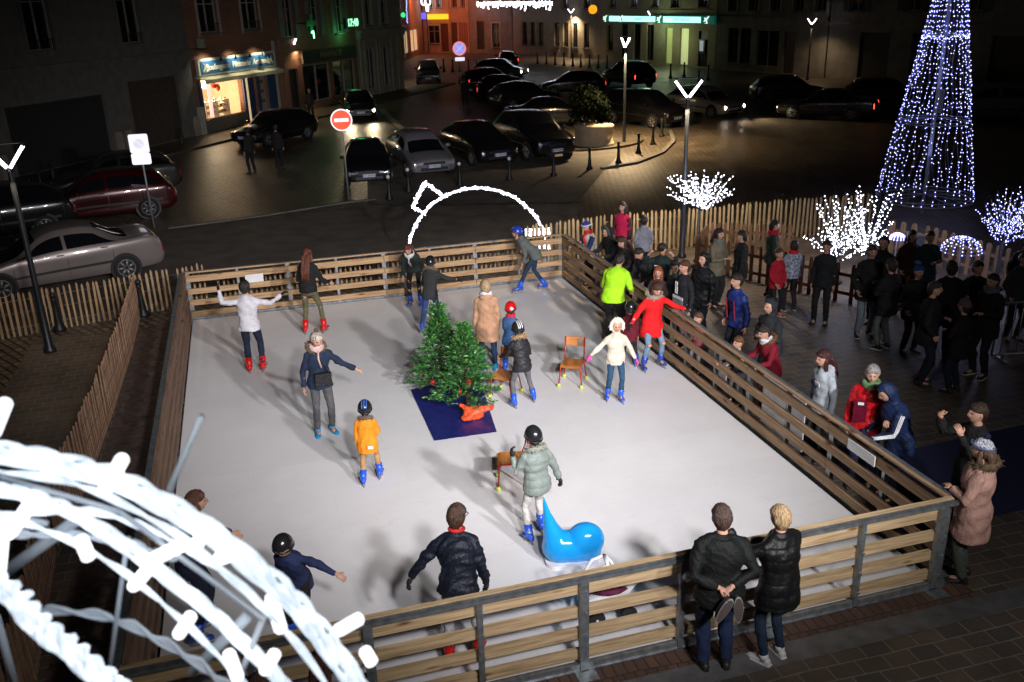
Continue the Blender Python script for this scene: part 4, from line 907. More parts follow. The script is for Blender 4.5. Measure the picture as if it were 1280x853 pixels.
for i, px in enumerate([470, 482, 492, 503]):
    o = copy_tree(b0); o.location = (*P2(px, 117-(px-470)*.25), 0); o.scale = (1.2, 1.2, 1.3); tag(o, 'one of four dark bollards before the cream corner house', 'bollard', 'bollards by the corner house')
for i, (px, py) in enumerate([(838, 98), (855, 96), (873, 108), (885, 100)]):
    o = copy_tree(b0); o.location = (*P2(px, py), 0); o.scale = (1.2, 1.2, 1.3); tag(o, 'one of the dark bollards before the bank doors', 'bollard', 'bollards before the bank')

# ------------------------------------------------------------------ road signs
def sign_pole(p, label, H, lean=0, name='road_sign'):
    t = empty(name, (p[0], p[1], 0), R(-6), label, 'road sign'); mb = MB(); mb.tube([(0, 0, 0), (lean, 0, H)], .03, 8); mb.build('pole', M_greysteel, t, True); return t
M_retro_glow = emat('retro_glow_white', (.95, .88, 1), .9); M_retro_glow_r = emat('retro_glow_red', (1, .10, .03), .75)  # emission stands in for floodlight thrown back by unlit sign faces
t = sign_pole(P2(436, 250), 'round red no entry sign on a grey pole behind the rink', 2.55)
mb = MB(); mb.lathe([(0, -.02), (.34, -.02), (.34, .02), (0, .02)], 32, (0, -.05, 2.55), ax='y'); a = mb.build('disc', M_retro_glow, t)
mb = MB(); mb.lathe([(0, -.004), (.30, -.004), (.30, 0), (0, 0)], 32, (0, -.072, 2.55), ax='y'); mb.build('red_field', M_retro_glow_r, a)
mb = MB(); mb.box((0, -.08, 2.55), (.44, .006, .11)); mb.build('white_bar', M_retro_glow, a)
t = sign_pole(P2(193, 285), 'white square parking restriction sign with a plate below, behind the silver car', 2.4, -.02)
def rrect(w_, h_, r=.05, n=5):
    p = []
    for cx_, cz_, a0 in ((w_/2-r, h_/2-r, 0), (-w_/2+r, h_/2-r, 90), (-w_/2+r, -h_/2+r, 180), (w_/2-r, -h_/2+r, 270)):
        for i in range(n): a = R(a0+90*i/(n-1)); p.append((cx_+r*math.cos(a), cz_+r*math.sin(a)))
    return p
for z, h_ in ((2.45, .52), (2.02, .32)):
    mb = MB(); mb.prism([(x-.02, zz+z) for x, zz in rrect(.52, h_)], -.07, -.04); a = mb.build('plate', M_retro_glow, t)
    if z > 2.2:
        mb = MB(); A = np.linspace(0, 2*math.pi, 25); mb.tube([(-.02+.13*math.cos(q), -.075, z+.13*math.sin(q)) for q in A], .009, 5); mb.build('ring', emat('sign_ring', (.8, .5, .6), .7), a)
        mb = MB(); mb.lathe([(0, -.003), (.12, -.003), (.12, 0), (0, 0)], 20, (-.02, -.074, z), ax='y'); mb.beam((-.1, -.08, z+.08), (.06, -.08, z-.08), .015, .004); mb.build('symbol', emat('sign_symbol', (.72, .76, .9), .75), a)  # ring and symbol also emit, imitating returned floodlight
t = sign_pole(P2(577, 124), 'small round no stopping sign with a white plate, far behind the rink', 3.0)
mb = MB(); mb.lathe([(0, -.02), (.42, -.02), (.42, .02), (0, .02)], 28, (0, -.05, 3.05), ax='y'); a = mb.build('disc', emat('sign_red_glow', (1, .35, .45), .8), t)
mb = MB(); mb.lathe([(0, -.004), (.30, -.004), (.30, 0), (0, 0)], 28, (0, -.075, 3.05), ax='y'); mb.build('blue_field', emat('sign_blue_glow', (.35, .38, 1), .8), a)  # disc and field glow in place of reflected light
mb = MB(); mb.beam((-.2, -.085, 2.85), (.2, -.085, 3.25), .05, .008); mb.beam((.2, -.088, 2.85), (-.2, -.088, 3.25), .05, .008); mb.build('cross_bars', M_retro_glow, a)
mb = MB(); mb.box((0, -.05, 2.42), (.6, .02, .22)); mb.build('plate', M_retro_glow, t)

# ------------------------------------------------------------------ cars
def catmull(P, n):
    P = np.array(P, float); t = np.linspace(0, len(P)-1, n); i = np.clip(t.astype(int), 0, len(P)-2); f = (t-i)[:, None]
    g = lambda k: P[np.clip(k, 0, len(P)-1)]
    p0, p1, p2, p3 = g(i-1), g(i), g(i+1), g(i+2)
    return .5*((2*p1)+(-p0+p2)*f+(2*p0-5*p1+4*p2-p3)*f*f+(-p0+3*p1-3*p2+p3)*f**3)
# y fraction from the nose, bottom, belt, roof, belt half width, roof half width
CARS = dict(
 hatch=(4.1, 1.74, [(0, .34, .52, .57, .66, .50), (.02, .24, .63, .68, .80, .62), (.13, .2, .74, .83, .86, .68), (.26, .2, .86, .94, .87, .68), (.40, .2, .92, 1.34, .87, .58), (.52, .2, .94, 1.45, .88, .58), (.72, .2, .96, 1.43, .88, .57), (.88, .22, .97, 1.30, .86, .53), (.955, .24, .95, 1.0, .83, .6), (1, .38, .72, .76, .76, .6)]),
 sedan=(4.55, 1.76, [(0, .34, .50, .55, .66, .50), (.02, .24, .62, .67, .80, .62), (.14, .2, .72, .80, .87, .7), (.27, .2, .84, .91, .88, .68), (.42, .2, .90, 1.32, .88, .58), (.53, .2, .92, 1.41, .88, .58), (.66, .2, .94, 1.37, .88, .57), (.80, .2, .96, 1.05, .87, .62), (.96, .24, .95, 1.0, .84, .66), (1, .36, .70, .75, .78, .6)]),
 mpv=(4.4, 1.8, [(0, .34, .60, .66, .68, .52), (.02, .24, .74, .80, .82, .62), (.12, .2, .86, .95, .88, .7), (.20, .2, .94, 1.04, .89, .7), (.36, .2, 1.0, 1.50, .9, .62), (.5, .2, 1.02, 1.62, .9, .62), (.78, .2, 1.03, 1.6, .9, .61), (.93, .22, 1.02, 1.5, .88, .6), (.975, .26, .98, 1.05, .86, .64), (1, .38, .76, .8, .8, .6)]),
 suv=(4.4, 1.84, [(0, .40, .66, .72, .68, .52), (.02, .30, .82, .88, .84, .62), (.14, .28, .94, 1.02, .9, .7), (.24, .28, 1.0, 1.1, .91, .7), (.38, .28, 1.06, 1.56, .91, .62), (.5, .28, 1.08, 1.68, .91, .62), (.78, .28, 1.1, 1.66, .91, .61), (.92, .3, 1.1, 1.5, .9, .58), (.975, .32, 1.04, 1.12, .88, .64), (1, .42, .8, .84, .8, .6)]))
def car(label, p, face, kind, col, head=0, tail=0, plate=None, rim=(.3, .3, .32), group='cars around the square', scale=1.0, rough=.22):
    Lc, Wc, ST = CARS[kind]; t = empty('parked_car' if not head else 'car', (p[0], p[1], .008), -R(face), label, 'car', group); t.scale = (scale,)*3
    st = catmull([(a*Lc, b, c, d, e, f) for a, b, c, d, e, f in ST], 46)
    def ring(s):
        y, zl, zb, zt, wb, wt = s; y = Lc/2-y
        pts = [(0, zl), (wb*.80, zl), (wb*.97, zl+.10), (wb*1.0, zl*.5+zb*.5), (wb*.965, zb), (wt*1.02, max(zb+.02, zt-.07)), (wt*.7, zt), (0, zt+.02)]
        return [(x, y, z) for x, z in pts]
    RG = [catmull(ring(s), 36) for s in st]
    half = np.array(RG)                                    # 46 x 36 x 3
    def S(u, v):                                           # u 0..1 along, v 0..7 around
        a = u*45; i = int(min(a, 44.999)); f = a-i; b = v/7*35; j = int(min(b, 34.999)); g_ = b-j
        return (half[i, j]*(1-f)+half[i+1, j]*f)*(1-g_)+(half[i, j+1]*(1-f)+half[i+1, j+1]*f)*g_
    mb = MB(); rings = []
    for r_ in RG:
        l_ = r_[1:-1][::-1]*np.array([-1, 1, 1]); rings.append(np.concatenate([r_, l_]))
    mb.loft(rings); cp = mat('car_paint_%d_%d_%d' % tuple(int(q*200) for q in col), col, rough, .25, .04, 3, coat=.6); body = mb.build('body', cp, t, True)
    ctr = np.array([0, 0, .75])
    def patch(name, corners, m, off=.008, n=8, mir=False, parent=t):
        """bilinear patch in (u,v), lifted off the body"""
        (u0, v0), (u1, v1), (u2, v2), (u3, v3) = corners; g_ = []
        for i in range(n+1):
            a = i/n
            for j in range(n+1):
                b = j/n; u = (u0*(1-b)+u1*b)*(1-a)+(u3*(1-b)+u2*b)*a; v = (v0*(1-b)+v1*b)*(1-a)+(v3*(1-b)+v2*b)*a
                q = S(u, v); e = .004; du = S(min(u+e, 1), v)-S(max(u-e, 0), v); dv = S(u, min(v+.02, 7))-S(u, max(v-.02, 0)); nn = np.cross(du, dv); nn = nn/(np.linalg.norm(nn)+1e-9)
                if nn@(q-ctr) < 0: nn = -nn
                g_.append(q+nn*off)
        g_ = np.array(g_); fs = [(i*(n+1)+j, i*(n+1)+j+1, (i+1)*(n+1)+j+1, (i+1)*(n+1)+j) for i in range(n) for j in range(n)]
        b_ = MB(); b_.add(g_, fs)
        if mir == 'join': b_.add(g_*np.array([-1, 1, 1]), [f[::-1] for f in fs])
        o = b_.build(name, m, parent, True)
        if mir is True: b2 = MB(); b2.add(g_*np.array([-1, 1, 1]), [f[::-1] for f in fs]); b2.build(name, m, parent, True)
        return o
    c1 = ST[3][0]+.015; c2 = ST[4][0]-.0; re = ST[7][0]; tr_ = ST[6][0]
    patch('windscreen', [(c1, 5.35), (c1, 7), (c2, 7), (c2, 5.35)], M_glass, mir='join')
    ra_ = (ST[6][0]+.02, ST[7][0]-.0) if kind == 'sedan' else (ST[7][0]+.005, ST[8][0]-.008)
    patch('rear_window', [(ra_[0], 5.45), (ra_[0], 7), (ra_[1], 7), (ra_[1], 5.45)], M_glass, mir='join')
    um = (c2+tr_)/2+.0
    patch('side_window', [(c1+.05, 4.12), (um-.008, 4.12), (um-.008, 4.78), (c2-.0, 4.74)], M_glass, mir=True)
    ue = re-.02 if kind != 'sedan' else re-.04
    patch('side_window', [(um+.008, 4.12), (ue, 4.12), (tr_+.02 if kind != 'sedan' else tr_+.01, 4.72), (um+.008, 4.78)], M_glass, mir=True)
    for u in (c1+.04, um, ue-.03): patch('door_seam', [(u, 2.0), (u+.0025, 2.0), (u+.0025, 4.1), (u, 4.1)], M_blackp, .004, 4, True)
    patch('side_trim', [(.2, 2.75), (.8, 2.75), (.8, 2.95), (.2, 2.95)], M_blackp, .008, 6, True)
    # lights, grille, plate
    hl = emat('headlight_on', (1, .85, .66), 40) if head else mat('headlight_glass', (.55, .56, .58), .12, .6, .2, 40)
    patch('headlight', [(.010, 3.35), (.06, 3.35), (.09, 4.3), (.016, 4.45)], hl, .012, 5, True)
    tl = emat('brake_light', (1, .06, .03), 5) if tail == 2 else (emat('tail_light', (1, .05, .03), 1.2) if tail else mat('tail_glass', (.25, .015, .012), .2, 0, .15, 30))
    patch('tail_light', [(.952, 3.1), (.99, 3.1), (.985, 4.0), (.945, 4.1)], tl, .012, 5, True)
    g_ = MB(); g_.box((0, Lc/2+.005, .56 if kind != 'suv' else .66), (.8, .05, .09)); g_.box((0, Lc/2-.01, .36), (1.0, .06, .11)); g_.build('grille', M_blackp, t)
    for s in (-1, 1):
        pl_ = MB(); pl_.box((0, s*(Lc/2+.035), .46 if s > 0 else .62), (.52, .02, .115)); po_ = pl_.build('licence_plate', mat('plate_white', (.6, .64, .72), .4), t)
        ble = MB()
        for e in (-1, 1): ble.box((e*.24, s*(Lc/2+.047), .46 if s > 0 else .62), (.04, .004, .115))
        ble.build('plate_band', cloth((.02, .08, .45)), po_)
        if plate: text_mesh('lettering', plate, .09, M_blackp, po_, (0, s*(Lc/2+.047), .46 if s > 0 else .62), (R(90), 0, R(180) if s > 0 else 0), .002)
    for s in (-1, 1):
        m_ = MB(); m_.ell((s*(Wc/2+.06), Lc/2-Lc*(c1+.05), .96 if kind not in ('suv', 'mpv') else 1.1), (.10, .05, .07), 10, 6); m_.build('mirror', cp, t, True)
        hn = MB()
        for u in (um-.03, ue-.06): q = S(u, 3.85); hn.box((s*(q[0]+.012), q[1], q[2]), (.02, .16, .025))
        hn.build('door_handle', cp, t)
    wb = Lc*.60; wr = .31 if kind != 'suv' else .35; y0 = Lc/2-Lc*.19
    for yy in (y0, y0-wb):
        for s in (-1, 1):
            q = s*(Wc/2-.08)
            ar = MB(); ar.lathe([(0, -.005), (wr+.055, -.005), (wr+.055, .02), (0, .02)], 26, (s*(Wc/2-.01)-.0075, yy, wr+.01), ax='x'); ar.build('wheel_arch', M_blackp, t)
            w0 = MB(); w0.lathe([(wr*.62, -.10), (wr*.97, -.10), (wr, -.06), (wr, .06), (wr*.97, .10), (wr*.62, .10)], 28, (q, yy, wr), ax='x'); wh = w0.build('wheel', M_rubber, t, True)
            r0 = MB(); e = s*.105
            r0.lathe([(0, e*.7), (wr*.2, e*.95), (wr*.25, e*.8)], 14, (q, yy, wr), ax='x')
            for k_ in range(7):
                a = k_*2*math.pi/7; r0.beam((q+e*.9, yy+math.cos(a)*.04, wr+math.sin(a)*.04), (q+e*.9, yy+math.cos(a)*wr*.63, wr+math.sin(a)*wr*.63), .05, .03, up=(1, 0, 0))
            r0.lathe([(wr*.58, e*.6), (wr*.68, e*1.02), (wr*.64, e*1.02), (wr*.55, e*.5)], 28, (q, yy, wr), ax='x')
            r0.build('rim', mat('rim_%d' % int(rim[0]*100), rim, .35, .6), wh, True)
    if head:
        f = np.array([math.sin(R(face)), math.cos(R(face))]); rt = np.array([f[1], -f[0]])
        for s in (-1, 1):
            c = np.array(p[:2])+f*(Lc/2+.15)*scale+rt*s*.6; lamp_light((c[0], c[1], .68), 110*head, (1, .78, .5), .05, 75, (c[0]+f[0]*7, c[1]+f[1]*7, -.2))
    return t
def off(px, py, face, back=0, side=0):
    p = np.array(P2(px, py)); f = np.array([math.sin(R(face)), math.cos(R(face))]); return tuple(p-f*back+np.array([f[1], -f[0]])*side)
BK = (.012, .012, .014)
car('silver grey saloon passing in front of the back left fence', off(89, 364, 253, 0, .9), 253, 'sedan', (.22, .185, .175), plate='4218 XR 62', rim=(.32, .31, .31), scale=.97, rough=.3)
car('dark red hatchback parked on the left behind the silver saloon', off(136, 279, 262, 0, .9), 262, 'hatch', (.045, .003, .004), plate='BR 631 TC')
car('dark hatchback half hidden behind the red car', off(150, 246, 258, 0, .3), 258, 'hatch', (.035, .033, .03))
car('black car cut by the left edge of the photo', off(2, 305, 255, 0, .9), 255, 'hatch', BK)
car('black hatchback parked in front of the bakery', off(352, 178, 228, 0, .3), 228, 'hatch', BK)
car('small black car with white plate behind the no entry sign', off(463, 236, 186, 2.0), 186, 'hatch', BK, plate='CX 528 PK', scale=.93)
car('silver grey hatchback facing the camera beyond the lit arch', off(544, 224, 176, 2.05), 176, 'hatch', (.22, .21, .23), plate='DM 946 YC', scale=1.0, rough=.35)
car('black hatchback parked right of the silver one', off(626, 209, 170, 2.05), 170, 'hatch', BK, plate='BF 203 QL')
car('large black car at the end of the row by the stone planter', off(697, 203, 172, 2.2), 172, 'suv', BK, plate='AK 317 VN')
car('dark car with lit headlights driving away from the side street', off(452, 152, 184, 2.0), 184, 'hatch', (.02, .02, .022), head=1.2)
car('dark van at the mouth of the side street', off(536, 106, 192, 2.0), 192, 'mpv', (.03, .03, .035), tail=1, plate='EA 175')
car('black car with one red light, left of the parked trio', off(612, 112, 75, 0), 75, 'hatch', BK, tail=1, group='parked cars in the middle of the square')
car('black car in the middle of the parked trio', off(628, 122, 75, 0), 75, 'sedan', BK, tail=1, group='parked cars in the middle of the square')
car('dark car nearest of the parked trio', off(655, 134, 78, 0), 78, 'hatch', (.02, .022, .025), group='parked cars in the middle of the square')
car('black saloon behind the large black car', off(690, 158, 95, 0), 95, 'sedan', BK)
car('distant car with bright red brake lights', off(634, 84, 10, 0), 10, 'hatch', (.05, .02, .02), tail=2)
car('distant car with one lit headlight', off(648, 98, 130, 1.5), 130, 'hatch', (.03, .03, .03), head=.6)
car('dark car behind the planter with a red side light', off(716, 118, 285, 0), 285, 'hatch', (.02, .024, .02), tail=1)
car('black off-roader with glowing tail lights in front of the bank', off(805, 111, 352, -2.0), 352, 'suv', (.03, .03, .03), tail=2, plate='CE 482')
car('dark estate parked right of the island', off(845, 160, 158, 2.1), 158, 'mpv', BK, plate='BZ 760 WD')
car('pale hatchback with both headlights lit', off(918, 148, 160, 2.05), 160, 'hatch', (.50, .47, .42), head=4.5, plate='DB 391')
car('dark car with a bright roof beyond the black saloon', off(985, 127, 110, 0), 110, 'hatch', (.03, .03, .03))
car('black saloon with red tail lights left of the light cone', off(1036, 145, -46, 0, -.85), -46, 'sedan', BK, tail=2)
car('dark car seen through the light cone', off(1105, 132, 115, 0), 115, 'hatch', (.03, .03, .032))
car('grey people carrier parked at the right edge', off(1232, 147, -58, 0, -.85), -58, 'mpv', (.16, .15, .145), tail=1)

# ------------------------------------------------------------------ stone planter with evergreens on the island
t = empty('stone_planter', (*P2(742, 183), .09), 0, 'round pale stone planter with a dark evergreen trailing over it', 'planter')
mb = MB(); mb.lathe([(0, 0), (.86, 0), (.86, .07), (.80, .12), (.78, .62), (.84, .70), (.84, .80), (.76, .86), (.6, .90), (0, .90)], 32); mb.build('bowl', mat('pale_stone', (.48, .40, .29), .8, 0, .15, 4, .3, 30), t, True)
lm_ = mat('evergreen_leaf', (.006, .010, .004), 1, 0, .5, 4, spec=.05)
lv = MB()
for _ in range(2600):
    k_ = rng.random(); c = [(-.35, .0, 1.75, .75, .6, .75), (.15, 0, 1.45, .6, .5, .55), (-.6, .2, 1.3, .5, .5, .5), (.45, -.1, 1.1, .35, .35, .35)][rng.choice([0, 0, 1, 1, 2, 3])]
    d = nv(nr.normal(size=3)); q = np.array(c[:3])+d*np.array(c[3:])*(.6+.45*k_); s = .05+.04*rng.random(); a = nv(nr.normal(size=3)); b = np.cross(a, d); b = nv(b)
    lv.add([q-a*s, q+b*s*.5, q+a*s, q-b*s*.5], [(0, 1, 2, 3)])
lv.build('evergreen', lm_, t, fix=False)
mb = MB(); mb.tube([(0, 0, .85), (-.1, 0, 1.2), (-.3, 0, 1.8)], [.08, .06, .03], 8); mb.build('trunk', cloth((.06, .04, .03)), t, True)

# ------------------------------------------------------------------ Christmas lights
LEDW = emat('led_white', (.82, .84, 1), 16); LEDB = emat('led_blue_white', (.34, .36, 1), 8); M_wire = mat('pale_wire', (.25, .26, .3), .6)
def led(mb, p, s, mi=1):
    s1 = s; mb.add([(p[0]+s1, p[1], p[2]), (p[0]-s1, p[1], p[2]), (p[0], p[1]+s1, p[2]), (p[0], p[1]-s1, p[2]), (p[0], p[1], p[2]+s1), (p[0], p[1], p[2]-s1)],
        [(0, 2, 4), (2, 1, 4), (1, 3, 4), (3, 0, 4), (2, 0, 5), (1, 2, 5), (3, 1, 5), (0, 3, 5)], mi)
# the tall cone
c0 = P2(1152, 268); t = empty('light_cone_tree', (c0[0], c0[1], 0), 0, 'tall cone shaped Christmas tree of white light strings on a pole', 'Christmas tree')
HT = 8.2
def conr(z): return 1.26*(1-(z-.45)/(HT-.45))
mb = MB(); mb.tube([(0, 0, 0), (.0, 0, HT+.2)], .05, 10); mb.build('pole', mat('pole_grey', (.4, .44, .55), .4, .3), t, True)
mb = MB(); mb.box((.02, -.08, 3.1), (.16, .12, .6)); mb.build('switch_box', M_greysteel, t)
for z in (.45, 2.55, 4.75, 6.6):
    r = conr(z); mb = MB(); A = np.linspace(0, 2*math.pi, 41)
    mb.tube([(r*math.cos(a), r*math.sin(a), z) for a in A], .014, 6)
    if z < 3: mb.tube([(r*1.0*math.cos(a), r*1.0*math.sin(a), z+.10 if z < 1 else z+.06) for a in A], .010, 6)
    for a in np.linspace(0, 2*math.pi, 9)[:-1]: mb.tube([(0, 0, z+.12), (r*math.cos(a), r*math.sin(a), z)], .008, 5); 
    if z < 1:
        for a in np.linspace(0, 2*math.pi, 17)[:-1]: mb.tube([(r*math.cos(a), r*math.sin(a), z), (r*.5*math.cos(a+.35), r*.5*math.sin(a+.35), z+.06)], .006, 4)
    if abs(z-4.75) < .1:
        for a in np.linspace(0, 2*math.pi, 90): led(mb, (r*math.cos(a)*1.01, r*math.sin(a)*1.01, z+rng.uniform(-.06, .06)), .017)
    mb.build('hoop', [M_greysteel, LEDB], t, True)
for i in range(34):
    a = i*2*math.pi/34+rng.uniform(-.05, .05); mb = MB(); z = .5; pts = []
    dens = .9 if i % 4 else .45
    while z < HT-.3:
        zz = z; wob = .05*math.sin(z*3+i); r = conr(zz); pts.append((r*math.cos(a+wob), r*math.sin(a+wob), zz))
        if rng.random() < dens*(.75 if 1.2 < z < 2.2 else .9): led(mb, (r*math.cos(a+wob)*1.01+rng.uniform(-.02, .02), r*math.sin(a+wob)*1.01+rng.uniform(-.02, .02), zz+rng.uniform(-.03, .03)), .0145)
        z += .125
    mb.tube(pts, .004, 4); mb.build('light_string', [M_wire, LEDB], t)
lamp_light((c0[0], c0[1], 1.6), 14, (.45, .5, 1), .6); lamp_light((c0[0], c0[1], 4), 14, (.45, .5, 1), .6)
# lit little trees
def light_tree(p, label, h=2.35, th=1.1, spread=.75, n=46, m=LEDW, seed=1, down=0, power=22, s=.0125):
    g = random.Random(seed); t = empty('light_tree', (p[0], p[1], 0), 0, label, 'light tree', 'small trees covered in white lights')
    mb = MB(); mb.lathe([(0, 0), (.16, 0), (.16, .04), (.04, .06), (.035, th), (0, th)], 10); mb.build('trunk', M_black, t, True)
    for i in range(n):
        a = i*2.4+g.uniform(-.3, .3); f = (i+.5)/n; el = (.12+1.35*f**.8)*(1-down)+down*g.uniform(-.4, 1.3); ln = (h-th)*g.uniform(.75, 1.05)*(.95 if el > .9 else spread/(h-th)*1.15)
        d = np.array([math.cos(a)*math.cos(el), math.sin(a)*math.cos(el), math.sin(el)]); mb = MB(); pts = []
        b = np.array([0, 0, th-.25*g.random()])
        for k_ in range(9):
            q = b+d*ln*k_/8+np.array([0, 0, .10*(k_/8)**2]); pts.append(q)
        mb.tube(pts, [.012*(1-.08*k_) for k_ in range(9)], 5)
        k_ = .22
        while k_ < 1.0:
            q = b+d*ln*k_+np.array([0, 0, .10*k_**2]); led(mb, q+np.array([g.uniform(-.02, .02) for _ in range(3)]), s); k_ += .085/ln
            if g.random() < .35: led(mb, q+np.array([g.uniform(-.07, .07) for _ in range(3)])*(1.1-k_*.5), s)
        mb.build('branch', [M_black, m], t)
    lamp_light((p[0], p[1], (h+th)/2), power*2.2, (.72, .76, 1), .5)
    return t
light_tree(P2(871, 334), 'white lit tree on a thin black trunk right beside the tall street lamp', 2.35, 1.55, .80, 44, LEDW, 3, .25, 24)
light_tree(P2(1043, 354), 'biggest and brightest lit tree, left one of the pair behind the boy in black', 2.15, .7, .72, 36, LEDW, 5, .15, 20, .0125)
light_tree(P2(1080, 346), 'lit tree just right of the brightest one, partly behind the crowd', 2.15, .7, .62, 31, LEDW, 6, .15, 18, .0125)
light_tree(P2(1278, 356), 'lit tree with bluish lights cut by the right edge', 2.3, 1.25, .62, 40, LEDB, 8, .35, 16)
light_tree(P2(1243, 362), 'bluish lit tree just left of the one at the right edge', 2.25, 1.2, .6, 34, LEDB, 9, .35, 14)
def light_dome(p, label, r, zc):
    t = empty('light_ornament', (p[0], p[1], 0), 0, label, 'light ornament', 'small light ornaments in the fenced garden'); mb = MB()
    for j in range(7):
        a = j*math.pi/7; pts = []
        for q in np.linspace(0, math.pi, 14): pts.append((r*math.cos(q)*math.cos(a), r*math.cos(q)*math.sin(a), zc+r*.75*math.sin(q))); led(mb, pts[-1], .016)
        mb.tube(pts, .007, 5)
    mb.tube([(r*math.cos(q), r*math.sin(q), zc) for q in np.linspace(0, 2*math.pi, 25)], .008, 5)
    mb.tube([(0, 0, 0), (0, 0, zc)], .02, 6); mb.build('wire_dome', [M_greysteel, LEDB], t)
light_dome(P2(1195, 356), 'dome of bluish lights above the heads of the crowd', .40, .75)
light_dome(P2(1116, 345), 'small ring of bluish lights between the lit trees and the crowd', .16, .85)
light_dome(P2(1208, 378), 'tiny bluish light bow low behind the crowd', .12, .35)
# the bauble arch behind the rink
def strip(mb, pts, wd, thick=.03, dens=120, s=.013):
    """flat tinsel strip: tube body and many small LEDs"""
    mb.tube(pts, thick, 8); pts = [np.array(p) for p in pts]; L_ = [np.linalg.norm(b-a) for a, b in zip(pts[:-1], pts[1:])]
    for a, b, l_ in zip(pts[:-1], pts[1:], L_):
        for _ in range(int(l_*dens)):
            q = a+(b-a)*rng.random()+nr.normal(size=3)*thick*.75; led(mb, q, s)
TIN = emat('white_tinsel', (.80, .84, 1), 1.3)
ap = np.array(P2(598, 322)); t = empty('bauble_arch', (ap[0], ap[1], 0), R(-14), 'large lit outline of a Christmas bauble standing behind the rink', 'light ornament')
rr_ = 1.74; zc = .0
mb = MB(); strip(mb, [(rr_*math.cos(a), 0, zc+rr_*math.sin(a)) for a in np.linspace(R(1), R(179), 60)], 0, .026); mb.build('ring', [TIN, LEDW], t)
ca = R(127); cd = np.array([math.cos(ca), 0, math.sin(ca)]); cn = np.array([-cd[2], 0, cd[0]]); cc = np.array([0, 0, zc])+cd*rr_
mb = MB(); strip(mb, [cc+cn*.34, cc+cd*.24+cn*.44, cc+cd*.50-cn*.20, cc-cn*.32-cd*.02], 0, .026)
strip(mb, [cc+cd*.27+cn*.44, cc+cd*.53-cn*.20], 0, .026); mb.build('cap', [TIN, LEDW], t)
for z in (.62, .28):
    mb = MB(); mb.box((1.48, -.12, z), (.62, .06, .18))
    for _ in range(60): led(mb, (1.48+rng.uniform(-.3, .3), -.16, z+rng.uniform(-.09, .09)), .014)
    mb.build('foot_garland', [TIN, LEDW], t)
mb = MB(); mb.box((0, 0, .06), (3.4, .05, .05)); mb.tube([(-1.65, 0, .0), (-1.65, 0, .2)], .02, 6); mb.tube([(1.65, 0, 0), (1.65, 0, .2)], .02, 6); mb.build('frame', M_greysteel, t)
lamp_light((ap[0], ap[1]-.2, 1.4), 12, (.8, .85, 1), .6)
# far street decorations
t = empty('street_garland', (*P2(560, 80), 0), 0, 'curtain of white icicle lights hung across the side street at the top of the photo', 'light garland')
gL = np.array(at(560, 1, 5.4)); a1 = at(560, 4, 5.3)-np.array([t.location[0], t.location[1], 0]); b1 = at(690, 2, 5.45)-np.array([t.location[0], t.location[1], 0])
mb = MB(); mb.tube([a1, (a1+b1)/2-np.array([0, 0, .1]), b1], .02, 5)
for i in range(75):
    f = i/74; q = a1*(1-f)+b1*f; ln = .15+.55*abs(math.sin(i*1.7))*rng.random()
    for k_ in range(int(ln/.08)+2): led(mb, q-np.array([0, 0, k_*.08])+nr.normal(size=3)*.04, .055)
mb.build('icicle_lights', [M_wire, LEDW], t)
def motif(px, py, label):
    t = empty('lit_motif', (*P2(px, py), 0), R(-14), label, 'light ornament'); mb = MB(); z = 4.9
    mb.tube([(0, 0, 0), (0, 0, z)], .06, 8); mb.build('pole', M_black, t, True); mb = MB(); g = .75
    pts = [(x*1.25*g, 0, z+1.05+zz*1.25*g) for x, zz in rrect(1.05, 1.5, .25)]; mb.tube(pts+[pts[0]], .09, 6)
    mb.tube([(-.2, 0, z+1.4), (0, 0, z+1.05), (.25, 0, z+1.4)], .06, 6); mb.tube([(0, 0, z+1.1), (-.1, 0, z+.6), (.15, 0, z+.1), (.1, 0, z-.35)], [.06, .12, .2, .16], 7); mb.build('lit_outline', TIN2, t, True)
TIN2 = emat('bright_tinsel', (.85, .88, 1), 3)
motif(536, 67, 'white lit frame ornament on a pole above the yellow sign')
t = empty('light_string', (*P2(512, 76), 0), 0, 'vertical string of bluish lights left of the lit frame ornament', 'light garland'); mb = MB(); mb.tube([(0, 0, 3.5), (.1, 0, 7.5)], .02, 5)
for k_ in range(30): led(mb, (.02*k_/6+rng.uniform(-.05, .05), 0, 3.7+k_*.13), .045)
mb.build('bulbs', [M_wire, LEDB], t)
def disc_sign(px, py, z, r, m, label, name='lit_sign'):
    p = at(px, py, z); t = empty(name, p, R(-30), label, 'sign'); mb = MB(); mb.lathe([(0, -.05), (r, -.05), (r, .05), (0, .05)], 20, (0, 0, 0), ax='y'); mb.build('disc', m, t); mb = MB(); mb.tube([(0, .05, 0), (0, .8, .0)], .03, 6); mb.build('bracket', M_black, t)
disc_sign(741, 12, 4.95, .30, emat('orange_sign', (1, .30, .01), 1.5), 'round orange lit sign on the wall left of the bank')
disc_sign(504, 19, 4.75, .2, emat('green_far', (.05, .8, .2), 1.2), 'small green chemist light far up the side street')

